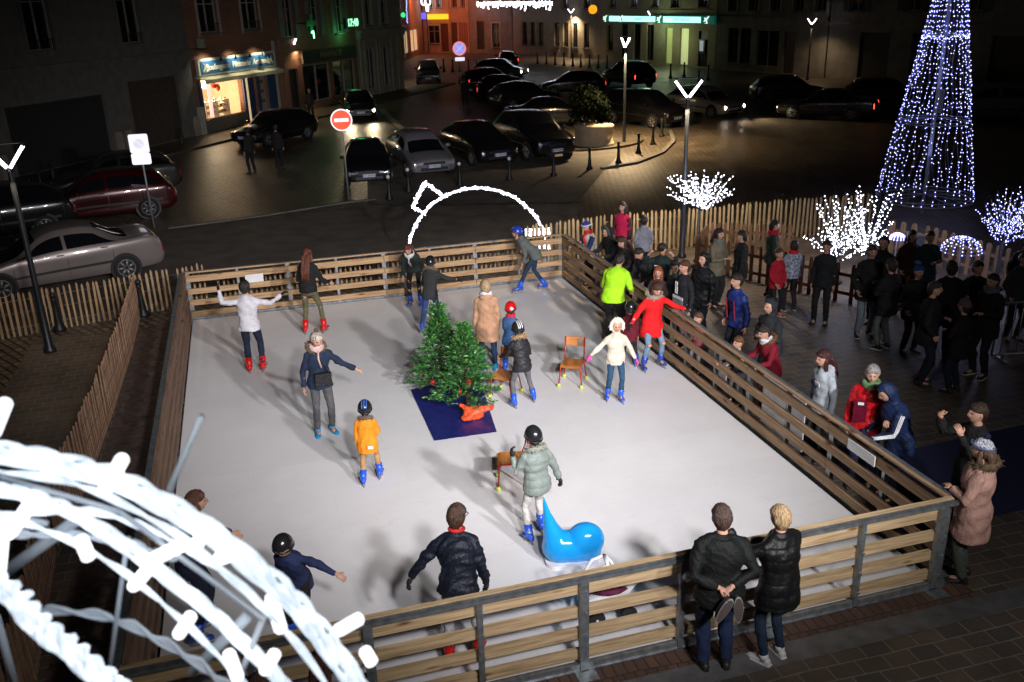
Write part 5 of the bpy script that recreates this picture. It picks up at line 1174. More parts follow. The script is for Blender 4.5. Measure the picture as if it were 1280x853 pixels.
# ------------------------------------------------------------------ the near ornament, out of focus in front of the lens
pl_n = np.array([math.sin(YAW+.05), math.cos(YAW+.05), 0]); PD = 1.35
def onp(px, py, dd=0.0):
    d = _f*FPX+_r*(px-640)+_u*(426.5-py); tt = (PD+dd)/(d@pl_n); return CP+d*tt
def circle3(p, q, r):
    a, b, c = [onp(*x) for x in (p, q, r)]; ex = nv(b-a); nz_ = nv(np.cross(b-a, c-a)); ey = np.cross(nz_, ex)
    B_ = (b-a)@ex; cx_, cy_ = (c-a)@ex, (c-a)@ey; ux = B_/2; uy = (cx_*cx_+cy_*cy_-2*ux*cx_)/(2*cy_); C_ = a+ex*ux+ey*uy; rad = np.linalg.norm(a-C_)
    ang = lambda v: math.atan2((v-C_)@ey, (v-C_)@ex); a0, a1_, a2 = ang(a), ang(b), ang(c)
    while a1_ < a0-math.pi: a1_ += 2*math.pi
    return C_, rad, ex, ey, a0, a2
t0 = empty('star_ornament', CP+pl_n*1.4+np.array([-.9, .2, -1.2]), 0, 'big glowing white wire ornament close to the lens at the lower left', 'light ornament')
TL = Vector(t0.location); base_ = np.array(TL)
NEAR = emat('near_led_rope', (.74, .85, 1), .8, 'AUTO')
_n = NEAR.node_tree; _z = _n.nodes.new('ShaderNodeTexNoise'); _z.inputs['Scale'].default_value = 14; _z.inputs['Detail'].default_value = 3; _q = _n.nodes.new('ShaderNodeMapRange'); _q.inputs['From Min'].default_value = .38; _q.inputs['From Max'].default_value = .8; _q.inputs['To Min'].default_value = .6; _q.inputs['To Max'].default_value = 1.7; _n.links.new(_z.outputs[0], _q.inputs[0]); _n.links.new(_q.outputs[0], _n.nodes['Principled BSDF'].inputs['Emission Strength']); NEAR2 = emat('near_led_bulb', (.93, .95, 1), 2.0, 'AUTO'); NEARP = mat('near_frame_white', (.75, .8, .85), .6, 0)
def bez(pts, n=40): return list(catmull(pts, n))
def rope(ptspx, rad, dd=0, m=NEAR, name='led_rope', wob=.18, n=46):
    P_ = np.array(bez([onp(x, y, dd) for x, y in ptspx], n))-base_; mb = MB()
    mb.tube(P_, rad*.30, 10); ns = 5 if rad > .012 else 2
    for s_ in range(ns):
        ph = s_*2*math.pi/ns; pts = []
        for i, p in enumerate(P_):
            a = i*.42+ph; pts.append(p+np.array([math.cos(a)*rad*.78, 0, math.sin(a)*rad*.78])*(1+.12*math.sin(i*.9+s_)))
        mb.tube(pts, [rad*(.27 if rad > .012 else .4)*(1+wob*math.sin(i*1.3+ph)) for i in range(len(P_))], 8)
    mb.build(name, m, t0, True)
rope([(-120, 560), (0, 566), (90, 582), (170, 612), (260, 662), (340, 728), (400, 790), (455, 870), (490, 930)], .022)
rope([(-120, 610), (0, 612), (60, 628), (130, 664), (210, 722), (290, 790), (350, 850), (400, 920)], .015, .05)
rope([(-80, 690), (0, 730), (50, 780), (110, 830), (170, 880)], .024, -.1)
rope([(50, 762), (130, 770), (200, 800), (260, 838), (310, 880)], .011, .1, NEARP)
rope([(20, 668), (80, 668), (160, 678), (215, 700)], .009, .06, NEARP)
def bulb(x0, y0, x1, y1, rad=.012, dd=0):
    a, b = onp(x0, y0, dd)-base_, onp(x1, y1, dd)-base_; mb = MB(); d = b-a
    mb.tube([a, a+d*.1, a+d*.92, a+d*.98, b], [rad*.8, rad, rad, rad*.75, rad*.3], 10); mb.build('led_bulb', NEAR2, t0, True)
for q in [(-10, 545, 8, 500), (130, 615, 155, 570), (10, 670, 45, 620), (-2, 720, 4, 650), (100, 672, 112, 700), (165, 735, 200, 695), (222, 795, 240, 768), (285, 815, 298, 850), (330, 840, 345, 815), (338, 745, 352, 790), (420, 790, 452, 772), (455, 812, 466, 830), (240, 690, 262, 655), (270, 700, 300, 690), (150, 850, 130, 870), (190, 700, 230, 680)]:
    bulb(*q)
def rod(x0, y0, x1, y1, rad=.005, dd=0, m=NEARP): a, b = onp(x0, y0, dd)-base_, onp(x1, y1, dd)-base_; mb = MB(); mb.tube([a, b], rad, 8); mb.build('frame_rod', m, t0, True)
rod(212, 612, 252, 520, .0055, 0, mat('near_rod_white', (.75, .8, .8), .4)); rod(160, 672, 138, 830, .0045, .08); rod(0, 720, 110, 640, .012, .12); rod(-5, 770, 20, 860, .008, .1); rod(330, 770, 290, 870, .006, .05); rod(240, 840, 310, 770, .012, .12); rod(60, 655, -10, 640, .006, .1)
lamp_light(tuple(CP+pl_n*.95+np.array([-.75, .1, -.25])), 6, (.8, .88, 1), .1); lamp_light(tuple(CP+pl_n*.95+np.array([-.35, .0, -.55])), 6, (.8, .88, 1), .1)
rope([(-120, 582), (0, 590), (90, 604), (165, 636), (250, 688), (325, 756), (380, 816), (430, 890)], .007, -.02)
rope([(-120, 640), (0, 648), (70, 668), (150, 712), (230, 778), (300, 850), (340, 910)], .007, .04)
rope([(-60, 650), (40, 640), (120, 640), (200, 668), (280, 716), (330, 760)], .008, .09)
rod(0, 596, 150, 640, .005, .02); rod(150, 640, 330, 775, .005, .02)

# ------------------------------------------------------------------ things on the ice
IZ = .06
# the pair of fir trees on a blue sheet
tq = [at(513, 488, IZ), at(598, 470, IZ), at(621, 541, IZ), at(543, 552, IZ)]; tc0 = sum(tq)/4
t = empty('tarpaulin', (tc0[0], tc0[1], IZ+.004), 0, 'shiny dark blue plastic sheet under the fir trees', 'tarpaulin'); mb = MB(); n = 16; g_ = []
for i in range(n+1):
    for j in range(n+1):
        a, b = i/n, j/n; p = (tq[0]*(1-a)+tq[1]*a)*(1-b)+(tq[3]*(1-a)+tq[2]*a)*b; g_.append((p[0]-tc0[0], p[1]-tc0[1], .006+.008*math.sin(a*17+b*9)*math.sin(b*13)**2+.004*rng.random()))
mb.add(g_, [(i*(n+1)+j, i*(n+1)+j+1, (i+1)*(n+1)+j+1, (i+1)*(n+1)+j) for i in range(n) for j in range(n)]); mb.build('sheet', mat('blue_plastic', (.015, .018, .14), .3, 0, .25, 6, .3, 12), t, True)
leafm = [mat('fir_leaf', (.025, .12, .03), .38, 0, .35, 5), mat('fir_leaf_light', (.075, .23, .04), .38, 0, .3, 5)]
def fir(p, H, rb, label, seed, z=IZ+.01):
    g = random.Random(seed); t = empty('fir_tree', (p[0], p[1], z), g.random()*6, label, 'Christmas tree', 'two little fir trees on the ice')
    mb = MB(); mb.tube([(0, 0, 0), (0, 0, H*.5), (0, 0, H*.99)], [.035, .025, .006], 8); 
    br = []
    for i in range(86):
        f = (i/86)**.85; zz = H*(.13+.84*f); a = i*2.4; ln = rb*1.12*(1-f)**1.1*g.uniform(.72, 1.12)+.045; q0 = np.array([0, 0, zz]); q1 = q0+np.array([math.cos(a)*ln, math.sin(a)*ln, ln*(.02+.3*f)-.05*(1-f)]); br.append((q0, q1, ln)); mb.tube([q0, (q0+q1)/2+np.array([0, 0, .02]), q1], [.009, .006, .003], 4)
    mb.build('trunk', cloth((.08, .05, .03)), t, True)
    cr = MB()
    for q0, q1, ln in br:
        for k_ in range(int(14+62*ln)):
            f = .25+.75*g.random()**.7; q = q0*(1-f)+q1*f+np.array([g.gauss(0, .035), g.gauss(0, .035), g.gauss(0, .022)]); d = nv(nv(q1-q0+1e-6)*.7+np.array([g.gauss(0, .5), g.gauss(0, .5), .25+g.gauss(0, .35)]))
            sd = nv(np.cross(d, nv([g.gauss(0, 1), g.gauss(0, 1), 1.5]))); l_ = .055+.045*g.random(); w_ = l_*.42; u = np.cross(sd, d)*l_*.14
            cr.add([q, q+d*l_*.5+sd*w_*.5+u, q+d*l_, q+d*l_*.5-sd*w_*.5+u, q+d*l_*.55], [(0, 1, 4), (1, 2, 4), (2, 3, 4), (3, 0, 4)], 1 if g.random() < .4 else 0)
    cr.build('crown', leafm, t, fix=False); return t
f1 = at(553, 490, IZ); f2 = at(584, 508, IZ)
fir(f1, 1.52, .46, 'taller fir tree at the back left of the blue sheet', 11); fir(f2, 1.38, .50, 'fuller fir tree at the front right of the blue sheet', 12)
for i, (px, py, z, l_) in enumerate([(556, 447, .75, 'red bauble high in the gap between the firs'), (541, 478, .42, 'red bauble low at the left of the firs'), (574, 490, .42, 'red bauble at the foot of the firs'), (586, 478, .62, 'dull red bauble in the front fir')]):
    p = at(px, py, z); 
    o = MB().ell((0, 0, 0), (.04, .04, .045), 12, 8).build('bauble', mat('red_bauble', (.45, .03, .015), .2), None, True, p); tag(o, l_, 'bauble', 'red baubles in the firs')
for px, py, s_, l_ in ((592, 523, 1.0, 'orange red cloth sack tied round the foot of the front fir'),):
    p = at(px, py, IZ); t = empty('sack', p, R(-20), l_, 'sack'); mb = MB()
    mb.ell((0, 0, .10), (.17, .13, .11), 16, 10); mb.ell((-.08, -.10, .05), (.09, .08, .05), 12, 8); mb.tube([(.1, 0, .14), (.24, .03, .17), (.31, .03, .17)], [.06, .045, .055], 10); mb.tube([(-.08, -.02, .15), (-.2, .06, .19)], [.05, .025], 8)
    remesh(mb, 'cloth_bag', mat('orange_cloth', (.75, .10, .03), .45, 0, .15, 8, .4, 25), t, .009, 2, wr=.016, wf=30)
# school chairs
redp = mat('red_tube_paint', (.42, .015, .015), .3, 0, .1, 6); ply = mat('orange_plywood', (.50, .19, .05), .4, 0, .2, 5, .05, 30, coat=.2, stretch=(1, 8, 8)); tb_ = mat('tennis_ball', (.62, .72, .10), .9, 0, .15, 30, .6, 60)
def chair(p, face, label, fold=False):
    t = empty('school_chair', (p[0], p[1], IZ), -R(face), label, 'chair', 'red school chairs with tennis balls'); sh = .36; w_ = .16
    for s in (-1, 1):
        b = MB(); b.tube([(s*(w_+.03), .18, .04), (s*w_, .165, sh-.03), (s*w_, .14, sh), (s*w_, -.14, sh+.01), (s*w_, -.19, sh+.12), (s*w_, -.23, sh+.38)], .012, 8); b.build('side_frame', redp, t, True)
        b = MB(); b.tube([(s*(w_+.03), -.23, .04), (s*w_, -.16, sh-.02), (s*w_, -.13, sh)], .012, 8); b.build('leg', redp, t, True)
        for y in (.18, -.23): b = MB(); b.ell((s*(w_+.03), y, .033), (.034, .034, .033), 12, 8); b.build('tennis_ball', tb_, t, True)
    b = MB(); b.tube([(-w_, .14, sh-.012), (w_, .14, sh-.012)], .010, 6); b.tube([(-w_, -.14, sh-.012), (w_, -.14, sh-.012)], .010, 6); b.build('cross_bar', redp, t, True)
    b = MB(); g_ = []
    for k_ in (0, 1):
        for y in np.linspace(-.17, .19, 8):
            for x in np.linspace(-w_-.005, w_+.005, 6): g_.append((x, y, sh+.012-.012*k_+.012*(abs(x)/w_)**2-(.02*max(0, (y-.12)/.07)**2)))
    fs = [(i*6+j, i*6+j+1, i*6+j+7, i*6+j+6) for i in range(7) for j in range(5)]; fs += [tuple(q+48 for q in f) for f in fs]
    b.add(g_, fs); b.box((0, .01, sh+.004), (2*w_-.01, .32, .008)); b.build('seat', ply, t)
    b = MB(); rings = []
    for x in np.linspace(-w_-.01, w_+.01, 9): yy = -.215-.02*(1-(x/w_)**2); rings.append([(x, yy-.012, sh+.22), (x, yy, sh+.22), (x, yy-.028, sh+.37), (x, yy-.04, sh+.37)])
    b.loft(rings); bo = b.build('backrest', ply, t); b = MB(); b.box((-.09, -.226, sh+.295), (.07, .012, .12), M=rotx(R(-10)).tolist()); b.box((-.09, -.262, sh+.31), (.07, .006, .12)); b.build('grey_label', M_greysteel, bo)
    return t
c1_ = (at(696, 483, IZ)+at(737, 477, IZ)+at(717, 489, IZ)+at(712, 470, IZ))/4; chair(c1_, 212, 'free standing red chair with orange seat right of the tree')
c2_ = (at(613, 488, IZ)+at(627, 506, IZ)+at(653, 497, IZ)+at(635, 487, IZ))/4; chair(c2_, 222, 'red chair pushed by the child in the black jacket')
c3_ = (at(622, 606, IZ)+at(629, 594, IZ)+at(655, 600, IZ)+at(655, 618, IZ))/4; chair(c3_, 285, 'red chair beside the child in the grey jacket')
# blue whale shaped skating aid
bp = (at(680, 708, IZ)+at(752, 700, IZ))/2; t = empty('skating_aid', (bp[0], bp[1]+.05, IZ), R(-14), 'glossy bright blue plastic whale shaped skating aid with upright tail', 'skating aid')
mb = MB(); mb.ell((-.12, 0, .20), (.22, .18, .20), 18, 12); mb.ell((.16, 0, .27), (.22, .18, .21), 18, 12); mb.ell((.02, 0, .19), (.30, .17, .19), 18, 12); mb.tube([(-.14, 0, .15), (-.19, 0, .32), (-.235, 0, .48), (-.27, 0, .64), (-.31, 0, .86)], [.18, .14, .085, .045, .012], 14); mb.ell((.2, 0, .14), (.15, .15, .13), 14, 8)
remesh(mb, 'body', mat('blue_gloss_plastic', (.01, .30, .74), .12, 0, .05, 3, coat=.4), t, .012, 26)
mb = MB(); mb.prism([(x, y) for x, y in rrect(.60, .34, .12, 7)], 0, .05, 'xy'); mb.build('base', mat('white_plastic', (.75, .75, .78), .3), t)
# white sledge-like aid with wheels behind the front barrier
wp = at(748, 775, IZ); wp[1] = max(wp[1], .42); t = empty('push_sledge', (wp[0]+.12, wp[1], IZ), R(-8), 'white wheeled push sledge with loop handles beside the blue whale', 'skating aid'); wm = mat('white_plastic', (.75, .75, .78), .3)
mb = MB(); mb.prism([(-.30, .16), (-.22, .28), (-.02, .34), (.2, .50), (.36, .56), (.40, .50), (.26, .40), (.12, .22), (-.1, .14)], -.05, .05); mb.build('body', wm, t)
for s in (-1, 1): mb = MB(); mb.tube([(-.30, s*.09, .2), (-.27, s*.09, .48), (-.16, s*.09, .66), (-.04, s*.09, .70), (.03, s*.09, .62), (.10, s*.09, .45)], .02, 8); mb.build('handle', wm, t, True)
mb = MB(); mb.tube([(-.04, -.09, .70), (-.04, .09, .70)], .02, 8); mb.tube([(.2, -.1, .56), (.28, 0, .62), (.2, .1, .56)], .018, 8); mb.build('cross_bar', wm, t, True)
mb = MB(); mb.ell((0, 0, .37), (.20, .12, .05), 12, 6); mb.build('seat', cloth((.12, .015, .05)), t, True)
for x, y in ((-.16, -.12), (.18, .1), (-.16, .12), (.18, -.1)): mb = MB(); mb.lathe([(0, -.025), (.085, -.025), (.09, 0), (.085, .025), (0, .025)], 18, (x, y, .09), ax='y'); w_ = mb.build('wheel', M_rubber, t); mb = MB(); mb.lathe([(0, -.03), (.014, -.03), (.014, .03), (0, .03)], 8, (x, y, .09), ax='y'); mb.build('hub', M_white, w_)
mb = MB(); mb.ell((.37, -.055, .52), (.022, .008, .03), 10, 6); mb.build('reflector', cloth((.6, .01, .02)), t, True)

# ================================================================== PEOPLE
def F(px, py, z=IZ): p = at(px, py, z); return (p[0], p[1])
def HD(px, py, h, z=0): p = at(px, py, z+h-.065-.03*h); return (p[0], p[1])
RED = ('skate', (.62, .012, .01)); BLU = ('skate', (.02, .10, .62)); COV = ('shoe', (.01, .25, .50))
OG = 'skaters on the ice'; SG = 'spectators outside the barrier'
navy_c = (.012, .018, .045); blk = (.014, .014, .016); jean = (.05, .09, .18)
def stripes(inf, arm=1, col=(.8, .8, .8), n=3):
    sh, el, wr_, F_ = inf['arms'][arm]; k = inf['k']; out = inf['sx']*(1 if arm else -1)
    for i in range(n):
        mb = MB(); o_ = nv(out+inf['sp']*.25)*.0; pts = []
        for f in np.linspace(0, 1, 9):
            q = sh*(1-f*2)+el*f*2 if f < .5 else el*(2-2*f)+wr_*(2*f-1); d = nv(el-sh) if f < .5 else nv(wr_-el)
            n1 = nv(out-d*(out@d)+np.array([0, 0, .3])*(1 if abs(d[2]) < .5 else 0)); side = nv(np.cross(d, n1)); ang = (i-(n-1)/2)*.30; rad = np.interp(f, [0, .5, 1], [.073, .060, .047])*k
            pts.append(q+(n1*math.cos(ang)+side*math.sin(ang))*rad)
        mb.tube(pts, .0085*k, 5); mb.build('sleeve_stripe', cloth(col), inf['root'], True)
def chest_box(inf, name, u, z, w_, h_, m, back=False, dy=.0):
    s = -1 if back else 1; c = inf['P']+inf['sp']*z*inf['k']+inf['sx']*u*inf['k']+inf['fw']*s*(.142*inf['Wd']+dy)
    mb = MB(); mb.box(c, (w_, .012, h_), M=np.array([inf['sx'], inf['fw'], inf['sp']]).T); return mb.build(name, m, inf['root'])
def held(inf, arm, px=.0, name='phone', d=(.075, .012, .15), m=None, label=None):
    sh, el, wr_, F_ = inf['arms'][arm]; r = inf['root']; M_ = r.matrix_world if False else Matrix.Translation(r.location)@Matrix.Rotation(r.rotation_euler.z, 4, 'Z')
    c = M_@Vector(wr_+F_*.10*inf['k']+np.array([0, .02, 0])); t = empty(name, c, r.rotation_euler.z, label, name.replace('_', ' ')); mb = MB(); mb.box((0, 0, 0), d, M=rotx(R(20)).tolist()); mb.build('case', m or M_blackp, t); mb = MB(); mb.box((0, -.008, .0), (d[0]*.9, .002, d[2]*.9), M=rotx(R(20)).tolist()); mb.build('screen', emat('phone_screen', (.5, .6, .8), .25), t)
# --- on the ice
person('skater in a white sweater with both arms raised and red skates, seen from behind', F(320, 466), 1.64, 8, IZ, lean=4, armL=((.95, 0, .02), (.12, .1, 1)), armR=((1, .1, -.25), (.85, .2, .55)), top=(.62, .60, .64), tlen=.10, pants=(.012, .018, .04), pw=.95, shoe=RED, hair=(.02, .015, .012), footL=(.10, .02), footR=(.13, .06), glove=(.02, .02, .02), group=OG)
person('skater with very long auburn hair, black jacket, olive trousers and red skates', F(392, 417), 1.66, 22, IZ, lean=14, armL=('fold'), armR=((.3, .3, -.8), (.5, .8, -.3)), top=blk, tlen=.05, pants=(.13, .12, .065), pw=.82, shoe=RED, hair=(.13, .035, .018), hlen=.36, footL=(.15, 0), footR=(.20, .08), group=OG, nod=10)
person('bent over skater in black with a white scarf by the back barrier', F(520, 383), 1.55, 205, IZ, lean=42, armL='down', armR='push', top=(.02, .028, .028), pants=blk, pw=.8, shoe=BLU, hair=(.10, .025, .015), scarf=(.6, .6, .58, 1), hlen=.1, group=OG, nod=15)
person('child with black helmet and dark grey jacket striding behind the fir tree', F(541, 412), 1.42, 25, IZ, lean=20, armL='push', armR=((1, .5, -.35), (1, .4, -.1)), top=(.03, .032, .034), pants=(.03, .06, .17), shoe=BLU, hat=('helmet', (.015, .015, .017)), hooddown=1, fur=(.16, .12, .085), footL=(.14, -.28), footR=(.08, .15), liftL=.05, glove=(.02, .02, .02), group=OG)
inf = person('woman in a long camel coat and white scarf with her back to the camera', F(611, 462), 1.62, 14, IZ, armL='down', armR='down', top=(.48, .27, .16), tlen=.30, skirt=.35, pants=(.02, .045, .10), pw=.85, shoe=COV, hair=(.42, .30, .17), scarf=(.7, .7, .7), hooddown=1, group=OG)
inf = person('small child in denim with a round red helmet with a white spot', HD(637, 389, 1.22, IZ), 1.22, 30, IZ, lean=10, armL='push', armR='push', top=(.04, .10, .24), pants=(.03, .05, .12), shoe=BLU, hat=('helmet', (.60, .01, .012)), scarf=(.60, .02, .05), group=OG)
mb = MB(); mb.ell(inf['HC']+inf['HM']@np.array([.05, -.12, .03])*inf['S'], (.035, .025, .032), 10, 7); mb.build('white_spot', M_white, inf['root'], True)
inf = person('child in a black padded jacket and striped helmet pushing the red chair', F(653, 507), 1.34, 352, IZ, lean=14, armL=((.35, .6, -.8), (.3, .9, -.3)), armR='fold', top=(.022, .022, .025), puff=30, rough=.5, pants=(.13, .13, .14), pw=.85, shoe=BLU, hat=('helmet', (.02, .02, .022), (.75, .75, .75)), hooddown=1, fur=(.38, .25, .13), footL=(.15, -.02), footR=(.22, .04), group=OG)
person('skater with blue helmet and grey jacket bending forward by the back barrier', F(664, 366), 1.60, 283, IZ, lean=48, armL='push', armR='down', top=(.12, .135, .13), pants=(.02, .04, .075), pw=.85, shoe=BLU, hat=('helmet', (.02, .05, .45)), hooddown=1, footL=(.12, .28), footR=(.10, -.30), liftR=.03, group=OG, roll=0, nod=-25)
inf = person('woman in beige bobble hat and pink scarf reaching out a hand to the orange child', F(407, 541), 1.64, 172, IZ, lean=3, armL=((.75, .35, -.75), (1.0, .5, -.5)), armR='relaxed', top=(.015, .025, .055), tlen=.12, pants=(.085, .085, .09), pw=.9, shoe=COV, hair=(.10, .06, .035), hat=('beanie', (.55, .50, .42), (.14, .09, .06)), scarf=(.60, .42, .40, 1), fur=(.16, .11, .07), group=OG, nod=16, turn=-8)
p_ = inf['P']; mb = MB(); mb.box(p_+np.array([-.02, .17, .06]), (.24, .07, .19)); mb.tube([p_+np.array([-.12, .17, .14]), inf['N']+np.array([.05, .10, -.02]), inf['N']+np.array([.08, -.06, 0])], .008, 5); mb.build('shoulder_bag', cloth((.015, .015, .017), .4), inf['root'])
inf = person('toddler in a bright orange parka and black helmet, seen from behind', F(464, 602), 1.12, 12, IZ, lean=10, armL='down', armR='fold', top=(.80, .26, .012), tlen=.14, bulk=1.1, rough=.7, pants=(.42, .24, .11), pw=.95, shoe=BLU, hat=('helmet', (.012, .012, .014), (.05, .12, .4)), hooddown=1, fur=(.15, .11, .08), footL=(.09, -.10), footR=(.12, .08), group=OG)
chest_box(inf, 'white_tag', .08, -.07, .07, .035, M_white, True, .03)
person('girl in a cream hooded jacket and jeans with pink gloves holding her arms out', F(769, 500), 1.34, 192, IZ, lean=2, armL=((.55, .15, -1), (.4, .3, -.8)), armR=((.85, .2, -.75), (1, .4, -.75)), top=(.66, .60, .48), tlen=.10, bulk=1.04, pants=(.025, .07, .13), pw=.9, shoe=BLU, hood=1, fur=(.75, .72, .62), hair=(.25, .15, .08), glove=(.75, .10, .38), group=OG, nod=4, footL=(.07, .08), footR=(.12, -.03))
inf = person('girl in a bright red coat with grey fur collar and ripped jeans, arms spread', F(814, 460), 1.56, 178, IZ, lean=8, armL=((.9, .25, -.55), (1, .35, -.35)), armR=((.8, .3, -.8), (.75, .3, -.9)), top=(.72, .012, .015), tlen=.26, skirt=.2, bulk=1.05, pants=(.17, .26, .38), pw=.85, shoe=('skate', (.02, .06, .35)), hair=(.07, .025, .015), fur=(.30, .26, .21), hlen=.05, glove=(.02, .02, .02), group=OG, nod=28, footL=(.17, 0), footR=(.17, .05))
for hip, kn, an in inf['legs']: mb = MB(); mb.ell(kn+np.array([0, .052, .0]), (.04, .03, .03), 10, 6); mb.build('bare_knee', M_skin, inf['root'], True)
person('child in a grey green padded jacket and black helmet holding goggles up', F(672, 672), 1.40, 350, IZ, lean=6, armL=((.35, .2, -.7), (-.05, .45, 1)), armR=((.5, -.05, -1), (.35, .1, -1)), top=(.20, .235, .215), puff=34, bulk=1.12, rough=.5, pants=(.55, .52, .48), pw=.9, shoe=BLU, hat=('helmet', (.012, .012, .014)), hooddown=1, fur=(.27, .29, .24), glove=(.03, .03, .03), footL=(.14, -.06), footR=(.10, .1), group=OG)
inf = person('man in a dark navy jacket, light grey trousers and red skates near the front barrier', F(579, 828), 1.68, 20, IZ, lean=10, turn=18, armL=((.75, .1, -.85), (.6, .2, -1)), armR=((.25, .1, -1), (.1, .5, -.9)), top=(.008, .011, .02), tlen=.06, rough=.5, bulk=1.06, pants=(.36, .36, .38), pw=.95, shoe=RED, hair=(.06, .03, .018), glove=(.015, .015, .015), group=OG, footL=(.13, 0), footR=(.15, .08))
mb = MB(); mb.tube([inf['N']+inf['sx']*math.cos(a)*.066+inf['fw']*math.sin(a)*.062+inf['sp']*.03 for a in np.linspace(0, 6.283, 17)], .018, 6); mb.build('red_collar', cloth((.5, .02, .02)), inf['root'], True)
for s in (-1, 1): mb = MB(); mb.tube([inf['HC']+inf['HM']@np.array([s*.085, -.01, .015]), inf['HC']+inf['HM']@np.array([s*.085, .07, .015]), inf['HC']+inf['HM']@np.array([s*.03, .105, .012])], .004, 5); mb.build('glasses', M_blackp, inf['root'])
person('child with black helmet and navy sleeve leaning over behind the near ornament', HD(362, 668, 1.34, IZ), 1.34, 205, IZ, lean=24, armL=((1, .2, -.15), (1, .3, -.35)), armR='down', top=(.02, .03, .09), pants=blk, shoe=BLU, hat=('helmet', (.012, .012, .014)), hair=(.05, .03, .02), group=OG, nod=10)
person('woman with brown hair in a bun skating left of the near ornament, arm stretched out', F(258, 792), 1.62, 80, IZ, lean=14, armL=((.15, .9, -.5), (0, 1, -.45)), armR=((.25, .9, -.45), (.1, 1, -.35)), top=(.018, .022, .05), pants=(.015, .02, .045), pw=.9, shoe=BLU, hair=(.10, .04, .02), hlen=.04, group=OG, footL=(.1, .05), footR=(.16, -.1))
person('man in a neon yellow shirt and black trousers bending over the right barrier', (-.50, 7.75), 1.74, 38, IZ, lean=36, armL='rail', armR='rail', top=(.42, .88, .02), tlen=.10, bulk=1.12, rough=.9, pants=(.012, .012, .014), pw=1.15, shoe=('skate', (.02, .03, .08)), hair=(.02, .015, .012), group=OG, nod=25)
person('small child with a black helmet and dark red clothes behind the girl in cream', F(787, 458), 1.12, 20, IZ, lean=8, armL='down', armR='down', top=(.12, .008, .02), pants=(.02, .02, .025), shoe=BLU, hat=('helmet', (.012, .012, .014)), group=OG)
# --- leaning on the right barrier, from the far corner towards the camera
XR = .34
inf = person('child in blue, white and red bobble hat leaning on the far corner of the barrier', (XR+.1, 11.35), 1.50, 262, 0, lean=10, armL='rail', armR='rail', top=(.55, .55, .55), sleeve=(.02, .03, .10), pants=navy_c, hair=(.06, .03, .02), hat=('beanie', (.03, .06, .35), (.05, .1, .4), (.75, .75, .75)), scarf=(.60, .02, .03, 1), group=SG, nod=14)
person('person in a black parka with fur hood, second from the far corner of the rink', (XR+.2, 10.4), 1.62, 255, 0, lean=12, armL='rail', armR='rail', top=blk, bulk=1.15, pants=blk, hood=1, fur=(.06, .065, .05), group=SG, nod=14)
person('person with long dark brown hair leaning on the barrier left of the neon shirt', (XR+.2, 9.55), 1.62, 252, 0, lean=16, armL='rail', armR='rail', top=(.02, .015, .015), pants=blk, hair=(.05, .018, .012), hlen=.2, group=SG, nod=18)
person('person in black behind the neon shirt with head bowed', (XR+.35, 8.95), 1.6, 245, 0, lean=30, armL='rail', armR='rail', top=blk, bulk=1.15, pants=blk, hair=(.015, .012, .012), group=SG, nod=20)
person('dark haired girl in a pink and black jacket standing by the pale fence', (1.5, 12.1), 1.66, 235, 0, armL='down', armR='pocket', top=(.55, .015, .08), tlen=.02, sleeve=(.06, .02, .03), pants=blk, hair=(.03, .018, .015), hlen=.14, group=SG)
person('boy in a grey jacket with a printed hood, seen from behind by the pale fence', (1.75, 11.5), 1.45, 10, 0, armL='pocket', armR='pocket', top=(.24, .25, .30), pants=(.02, .02, .025), hair=(.03, .012, .01), hooddown=1, group=SG)
inf = person('boy in black holding the peak of his black cap with both hands', (.85, 8.65), 1.62, 215, 0, armL=((.8, .5, -.1), (-.6, .2, .9)), armR=((.8, .5, -.1), (-.6, .2, .9)), top=(.012, .02, .022), pants=blk, hat=('cap', (.012, .012, .015)), hair=(.03, .02, .015), group=SG, nod=14)
chest_box(inf, 'small_logo', .10, .36, .07, .018, M_white)
person('girl with reddish hair peeping out behind the red coat', (XR+.1, 7.95), 1.38, 215, 0, armL='rail', armR='rail', top=(.05, .03, .03), pants=blk, hair=(.30, .08, .03), hlen=.12, group=SG)
inf = person('brown haired boy in black and white striped sports jacket looking left', (XR+.28, 7.25), 1.66, 262, 0, armL='relaxed', armR='relaxed', top=(.016, .016, .02), pants=(.14, .14, .15), hair=(.08, .035, .02), group=SG, turn=0)
chest_box(inf, 'white_band', 0, .12, .30, .05, M_white); chest_box(inf, 'grey_panel', 0, .0, .30, .16, cloth((.22, .22, .24)))
for u in (.03, .08): chest_box(inf, 'white_stripe', u, .30, .018, .22, M_white)
person('person in a black padded hooded coat right behind the striped sports jacket', (XR+.75, 7.45), 1.70, 250, 0, armL='down', armR='down', top=(.014, .014, .016), puff=28, rough=.4, bulk=1.2, tlen=.22, pants=blk, hood=1, group=SG)
person('child with a dark hood between the black cap and the striped jacket', (XR+.45, 7.95), 1.42, 235, 0, armL='down', armR='down', top=(.03, .03, .032), pants=blk, hood=1, hair=(.1, .06, .04), group=SG)
person('little child in pink behind the right barrier, reaching over it beside the red coat', (XR, 6.15), 1.08, 255, 0, armL='rail', armR='rail', top=(.38, .08, .11), pants=(.3, .3, .34), hair=(.1, .05, .03), group=SG)
person('small child with brown hair looking over the rail left of the burgundy jacket', (XR, 4.8), 1.14, 262, 0, lean=5, armL='rail', armR='rail', top=(.04, .045, .05), pants=(.12, .12, .13), hair=(.12, .05, .02), group=SG)
